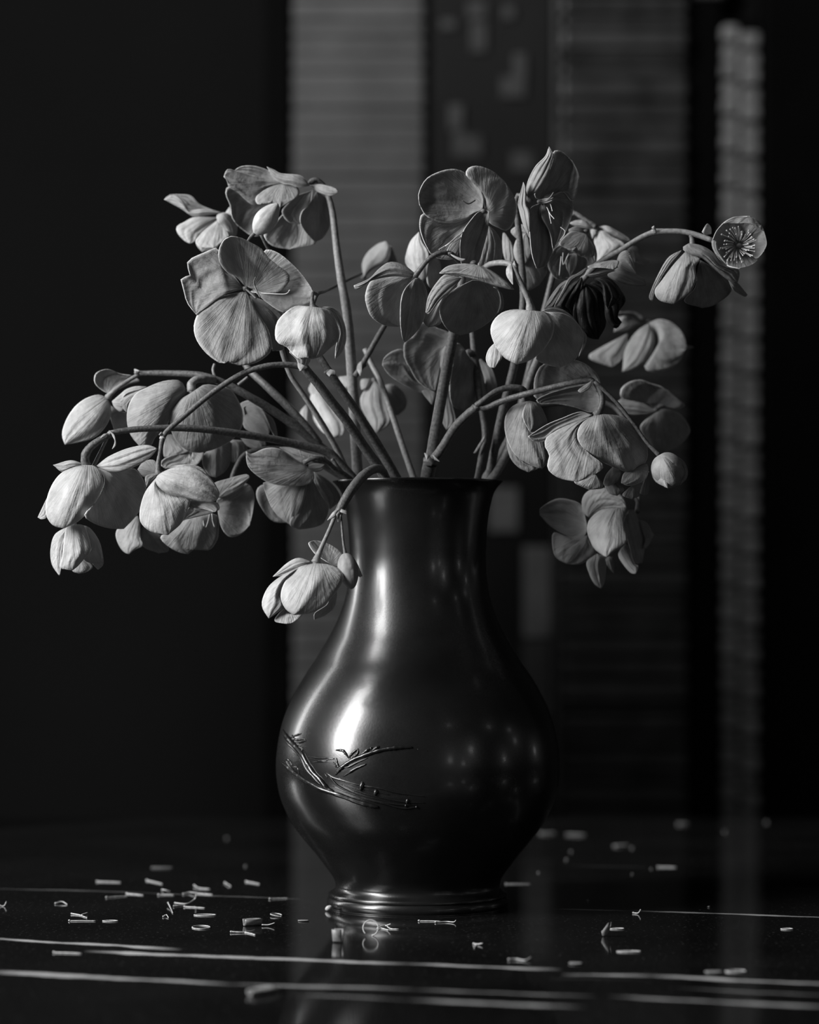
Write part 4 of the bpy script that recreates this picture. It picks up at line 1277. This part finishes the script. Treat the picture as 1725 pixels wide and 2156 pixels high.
# --- T15: flower close to the rim on the left
t15 = stem('hellebore stem curling under beside the vase rim with a drooping grey flower')
stalk(t15, FULL, '640,974,150,5 655,966,155,5 672,965,150,5 690,973,132,5 706,988,116,5.5 724,998,104,5.5' + tail(743, 86, 5.5), 0)
stalk(t15, FULL, '699,966,112,4 712,984,108,4 726,999,101,4 741,1012,88,4', 0, 5, name='twig')
flower(t15, LL, 95, 'mid', [
    ('745,1190 650,1140 500,1030 350,1020 200,1080 140,1050* 160,1200 250,1300 380,1380 520,1412 690,1417 830,1382 862,1300 820,1240', 4, 34, 12, 0),
    ('785,1250 500,1390 330,1370 350,1500 420,1660 500,1750 612,1832* 700,1700 765,1500', -10, -10, 14, 14),
    ('800,1260 740,1420 700,1600 600,1812 700,1872* 850,1852 960,1800 1012,1640 960,1560 890,1440', -6, -30, 14, -26),
    ('855,1260 870,1400 960,1560 1025,1662* 1132,1560 1100,1460 1000,1350', -60, -110, 6, -14),
    ('725,1172 620,1100 490,1008* 620,1015 820,1078 985,1112 960,1152 800,1142', -20, -20, 6, 4),
    ('790,1230 800,1200 870,1178 970,1190* 940,1250 860,1265', -10, -10, 5, 0),
    ('560,1420 330,1400 250,1480 290,1622 420,1782 580,1805* 500,1700', -40, -60, 8, 10),
], None, 5, None, (770, 1200))

# ------------------------------------------------------------------ fallen stamens and flakes on the marble
CL = (0, 1720, 2.006)
CR = (860, 1720, 1.994)
DEB_S = 'short straight pale stamen fallen flat on the black marble'
DEB_B = 'bent or curled pale stamen fallen on the black marble'
DEB_L = 'pale looped filament lying on the black marble'
DEB_D = 'tiny pale crumb fallen on the black marble behind the vase'
DEB_F = 'small grey flake of petal lying flat on the black marble'
GRP = 'fallen flower debris on the marble table'


def tpt(crop, x, y, up=0.0):
    return WT(crop[0] + x / crop[2], crop[1] + y / crop[2], up)


def fallen(name, label, crop, paths, tip=True, r=0.00034):
    p0 = tpt(crop, *paths[0][0][:2])
    t = []
    for path in paths:
        pts = []
        for q in path:
            # a third number lifts the point off the table (pixels)
            up = (q[2] if len(q) > 2 else 0) * 0.65 * SC + r
            base = tpt(crop, q[0], q[1])
            pts.append(Vector((base.x, base.y, up)) - Vector((p0.x, p0.y, 0)))
        if len(pts) == 2:
            pts.insert(1, (pts[0] + pts[1]) / 2 + Vector((0, 0.0006, 0.0)))
        rad = [r * (1.0 if i else 1.1) for i in range(len(pts))]
        rad[-1] = r * 0.8
        t.append(tube_geo(pts, rad, 6, max(6, 4 * len(pts)), 0.15, int(abs(p0.x) * 1e4)))
    if tip:
        a, b = Vector(t[0][0][0]), Vector(t[0][0][6])
        c = sum((Vector(v) for v in t[0][0][:6]), Vector()) / 6
        c.z = max(c.z, r * 1.75)
        t.append(ball_geo(c, r * 1.75, (b - a), 1.25, 8, 6))
    o = mesh_obj(name, *join_geo(t), M_DEBRIS)
    o.location = (p0.x, p0.y, 0.0)
    return tag(o, label, 'stamen', GRP)


for x0, y0, x1, y1 in [(410, 275, 510, 278), (620, 270, 685, 285), (1040, 275, 1095, 285), (450, 342, 540, 336), (535, 326, 605, 332),
                       (670, 331, 735, 331), (830, 325, 898, 330), (293, 441, 405, 441), (228, 575, 345, 579), (735, 380, 782, 374),
                       (780, 382, 865, 386), (1140, 349, 1218, 345)]:
    fallen('fallen_stamen', 'straight pale stamen lying between two long white veins of the marble' if x0 == 228 else DEB_S, CL, [[(x0, y0), (x1, y1)]])
for x0, y0, x1, y1 in [(45, 439, 135, 440), (1050, 212, 1125, 213), (410, 283, 515, 283)]:
    fallen('fallen_stamen', 'straight pale stamen lying close before the vase foot' if x0 == 45 else 'straight pale stamen lying on the marble behind the vase', CR, [[(x0, y0), (x1, y1)]])
for crop, paths in [
    (CL, [[(820, 295, 4), (840, 303, 1), (888, 306, 0)]]),
    (CL, [[(740, 368, 2), (790, 371, 2), (822, 362, 10), (828, 366, 22), (826, 366, 28)]]),
    (CL, [[(303, 412, 1), (335, 416), (368, 428)], [(345, 416), (370, 412, 4)]]),
    (CL, [[(685, 312, 2), (695, 318, 6), (722, 318)]]),
    (CL, [[(690, 424), (702, 420, 4), (712, 428)]]),
    (CL, [[(0, 378), (18, 378, 1), (27, 378, 14)]]),
    (CL, [[(235, 368, 1), (262, 366, 5), (284, 372)]]),
    (CL, [[(977, 490, 2), (1030, 490, 1), (1078, 484, 3)], [(1035, 490), (1078, 500)]]),
    (CL, [[(775, 328), (800, 324, 3), (826, 330, 6)]]),
    (CL, [[(1595, 474, 1), (1625, 466, 5), (1650, 474), (1685, 476)], [(1630, 468, 4), (1650, 474, 14)], [(1600, 470), (1640, 480)]]),
    (CL, [[(950, 280), (962, 290, 3), (975, 294)]]),
    (CL, [[(710, 375, 8), (722, 392, 2), (730, 408)]]),
    (CR, [[(115, 445), (160, 443, 1), (192, 446, 2), (200, 446, 8)]]),
    (CR, [[(275, 536), (292, 538, 1), (312, 540, 5)], [(290, 538), (276, 552)]]),
    (CR, [[(423, 603, 2), (455, 602, 2), (490, 606, 1), (515, 604, 8)]]),
    (CR, [[(945, 406, 1), (965, 408, 2), (976, 409, 14)]]),
]:
    fallen('bent_stamen', DEB_B, crop, paths)


def loop(crop, cx, cy, rx, ry, label=DEB_L, up=0.0):
    pts = []
    for k in range(13):
        a = 2 * math.pi * k / 12
        pts.append((cx + rx * math.cos(a), cy + 0.62 * ry * math.sin(a), up * abs(math.sin(a * 0.5))))
    fallen('looped_filament', label, crop, [pts], False, 0.00032)


loop(CL, 850, 468, 38, 12, 'widest open filament loop, lying among the fallen stamens on bare marble')
loop(CL, 466, 441, 32, 4)
loop(CL, 1167, 418, 24, 7, up=4)
loop(CL, 866, 416, 46, 5)
loop(CR, 926, 567, 50, 4)
loop(CR, 876, 471, 30, 4, 'thin filament loop lying beside the upright petal scrap')
loop(CR, 1375, 650, 42, 7, 'pale filament loop lying beside a flat grey petal flake')
loop(CR, 1590, 472, 25, 4)
# upright ring in front of the vase
c = tpt(CL, 1566, 502)
pts = [Vector((0.0045 * math.cos(a), 0.0012 * math.sin(a), 0.0047 + 0.0045 * math.sin(a))) for a in [(-0.45 + 1.72 * k / 12) * math.pi for k in range(13)]]
o = mesh_obj('curled_filament', *tube_geo(pts, [0.0004] * 13, 6, 36), M_DEBRIS)
o.location = (c.x, c.y, 0)
tag(o, 'pale filament curled into an upright ring in front of the vase foot', 'stamen', GRP)

rd = random.Random(9)
for crop, x, y, r in [(CR, 683, 148, .0011), (CR, 664, 181, .0011), (CR, 547, 236, .0009), (CR, 940, 242, .0009), (CR, 1020, 220, .0008), (CR, 1330, 65, .0013),
                      (CR, 1505, 25, .0014), (CR, 1262, 380, .0009), (CR, 752, 355, .0011), (CL, 1037, 210, .0011), (CL, 958, 92, .0012), (CR, 940, 133, .0012)]:
    p = tpt(crop, x, y)
    r *= 0.62
    V, F = ball_geo(Vector((0, 0, r * 0.8)), r, Vector((1, 0.3, 0)), 1.4, 8, 6)
    for v in V:
        v += Vector((rd.uniform(-1, 1), rd.uniform(-1, 1), 0)) * r * 0.2
        v.z = max(v.z, 0.0001)
    o = mesh_obj('pale_crumb', V, F, M_FLAKE)
    o.location = (p.x, p.y, 0)
    tag(o, DEB_D, 'crumb', GRP)


def flake(crop, x0, y0, x1, y1, wid, label, lift=0.001, mat=None, name='petal_flake', up=0.0):
    a, b = tpt(crop, x0, y0), tpt(crop, x1, y1)
    a0 = Vector((a.x, a.y, 0))
    d = (b - a); d.z = 0
    sd = Vector((-d.y, d.x, 0)).normalized()
    V, F = [], []
    nu, nv = 9, 7
    for i in range(nu):
        u = i / (nu - 1)
        w = wid * (math.sin(math.pi * (0.12 + 0.8 * u)) ** 0.7)
        for j in range(nv):
            s = j / (nv - 1) * 2 - 1
            zz = 0.0004 + lift * s * s + up * u * u
            V.append(d * u + sd * w * s + Vector((0, 0, zz)))
    for i in range(nu - 1):
        for j in range(nv - 1):
            F.append((i * nv + j, i * nv + j + 1, (i + 1) * nv + j + 1, (i + 1) * nv + j))
    o = mesh_obj(name, V, F, mat or M_FLAKE)
    o.location = a0
    md = o.modifiers.new('thickness', 'SOLIDIFY'); md.thickness = 0.00025; md.offset = 1
    return tag(o, label, 'petal flake', GRP)


for q in [(1260, 441, 1305, 440), (640, 216, 730, 217)]:
    flake(CL, *q, 0.003, DEB_F, 0.0003)
for q in [(550, 72, 620, 72), (665, 76, 740, 80), (865, 126, 930, 122), (1130, 32, 1175, 32)]:
    flake(CR, *q, 0.0035, 'pale petal shred lying on the marble well behind the vase', 0.0009, M_FLAKE)
for q in [(1250, 655, 1320, 652), (675, 617, 730, 618)]:
    flake(CR, *q, 0.004, DEB_F, 0.0003)
flake(CL, 1030, 462, 1105, 458, 0.0035, 'hooded grey nectary with a thin stalk fallen on the marble', 0.004)
fallen('nectary_stalk', 'thin pale filament curving away from the fallen hooded nectary', CL, [[(1106, 462, 3), (1135, 462, 3), (1161, 462, 9)]], False, 0.00035)
flake(CL, 1408, 530, 1446, 532, 0.0035, 'grey cup-shaped nectary standing on the marble before the vase', 0.0075)
o = flake(CR, 818, 502, 846, 505, 0.0030, 'grey petal scrap curling upright on bare marble beside a looped filament', 0.003, up=0.0055)
flake(CL, 1055, 757, 1175, 735, 0.0035, 'pale twisted petal shred lying near the table edge before the vase', 0.0025, M_DEBRIS)
p = tpt(CL, 1388, 398)
V, F = ball_geo(Vector((0, 0, 0.0016)), 0.0016, Vector((1, 0, 0.6)), 1.5, 8, 6)
o = mesh_obj('pale_seed', V, F, M_DEBRIS); o.location = (p.x, p.y, 0.0004)
tag(o, 'pale seed-like crumb touching the foot of the vase', 'crumb')
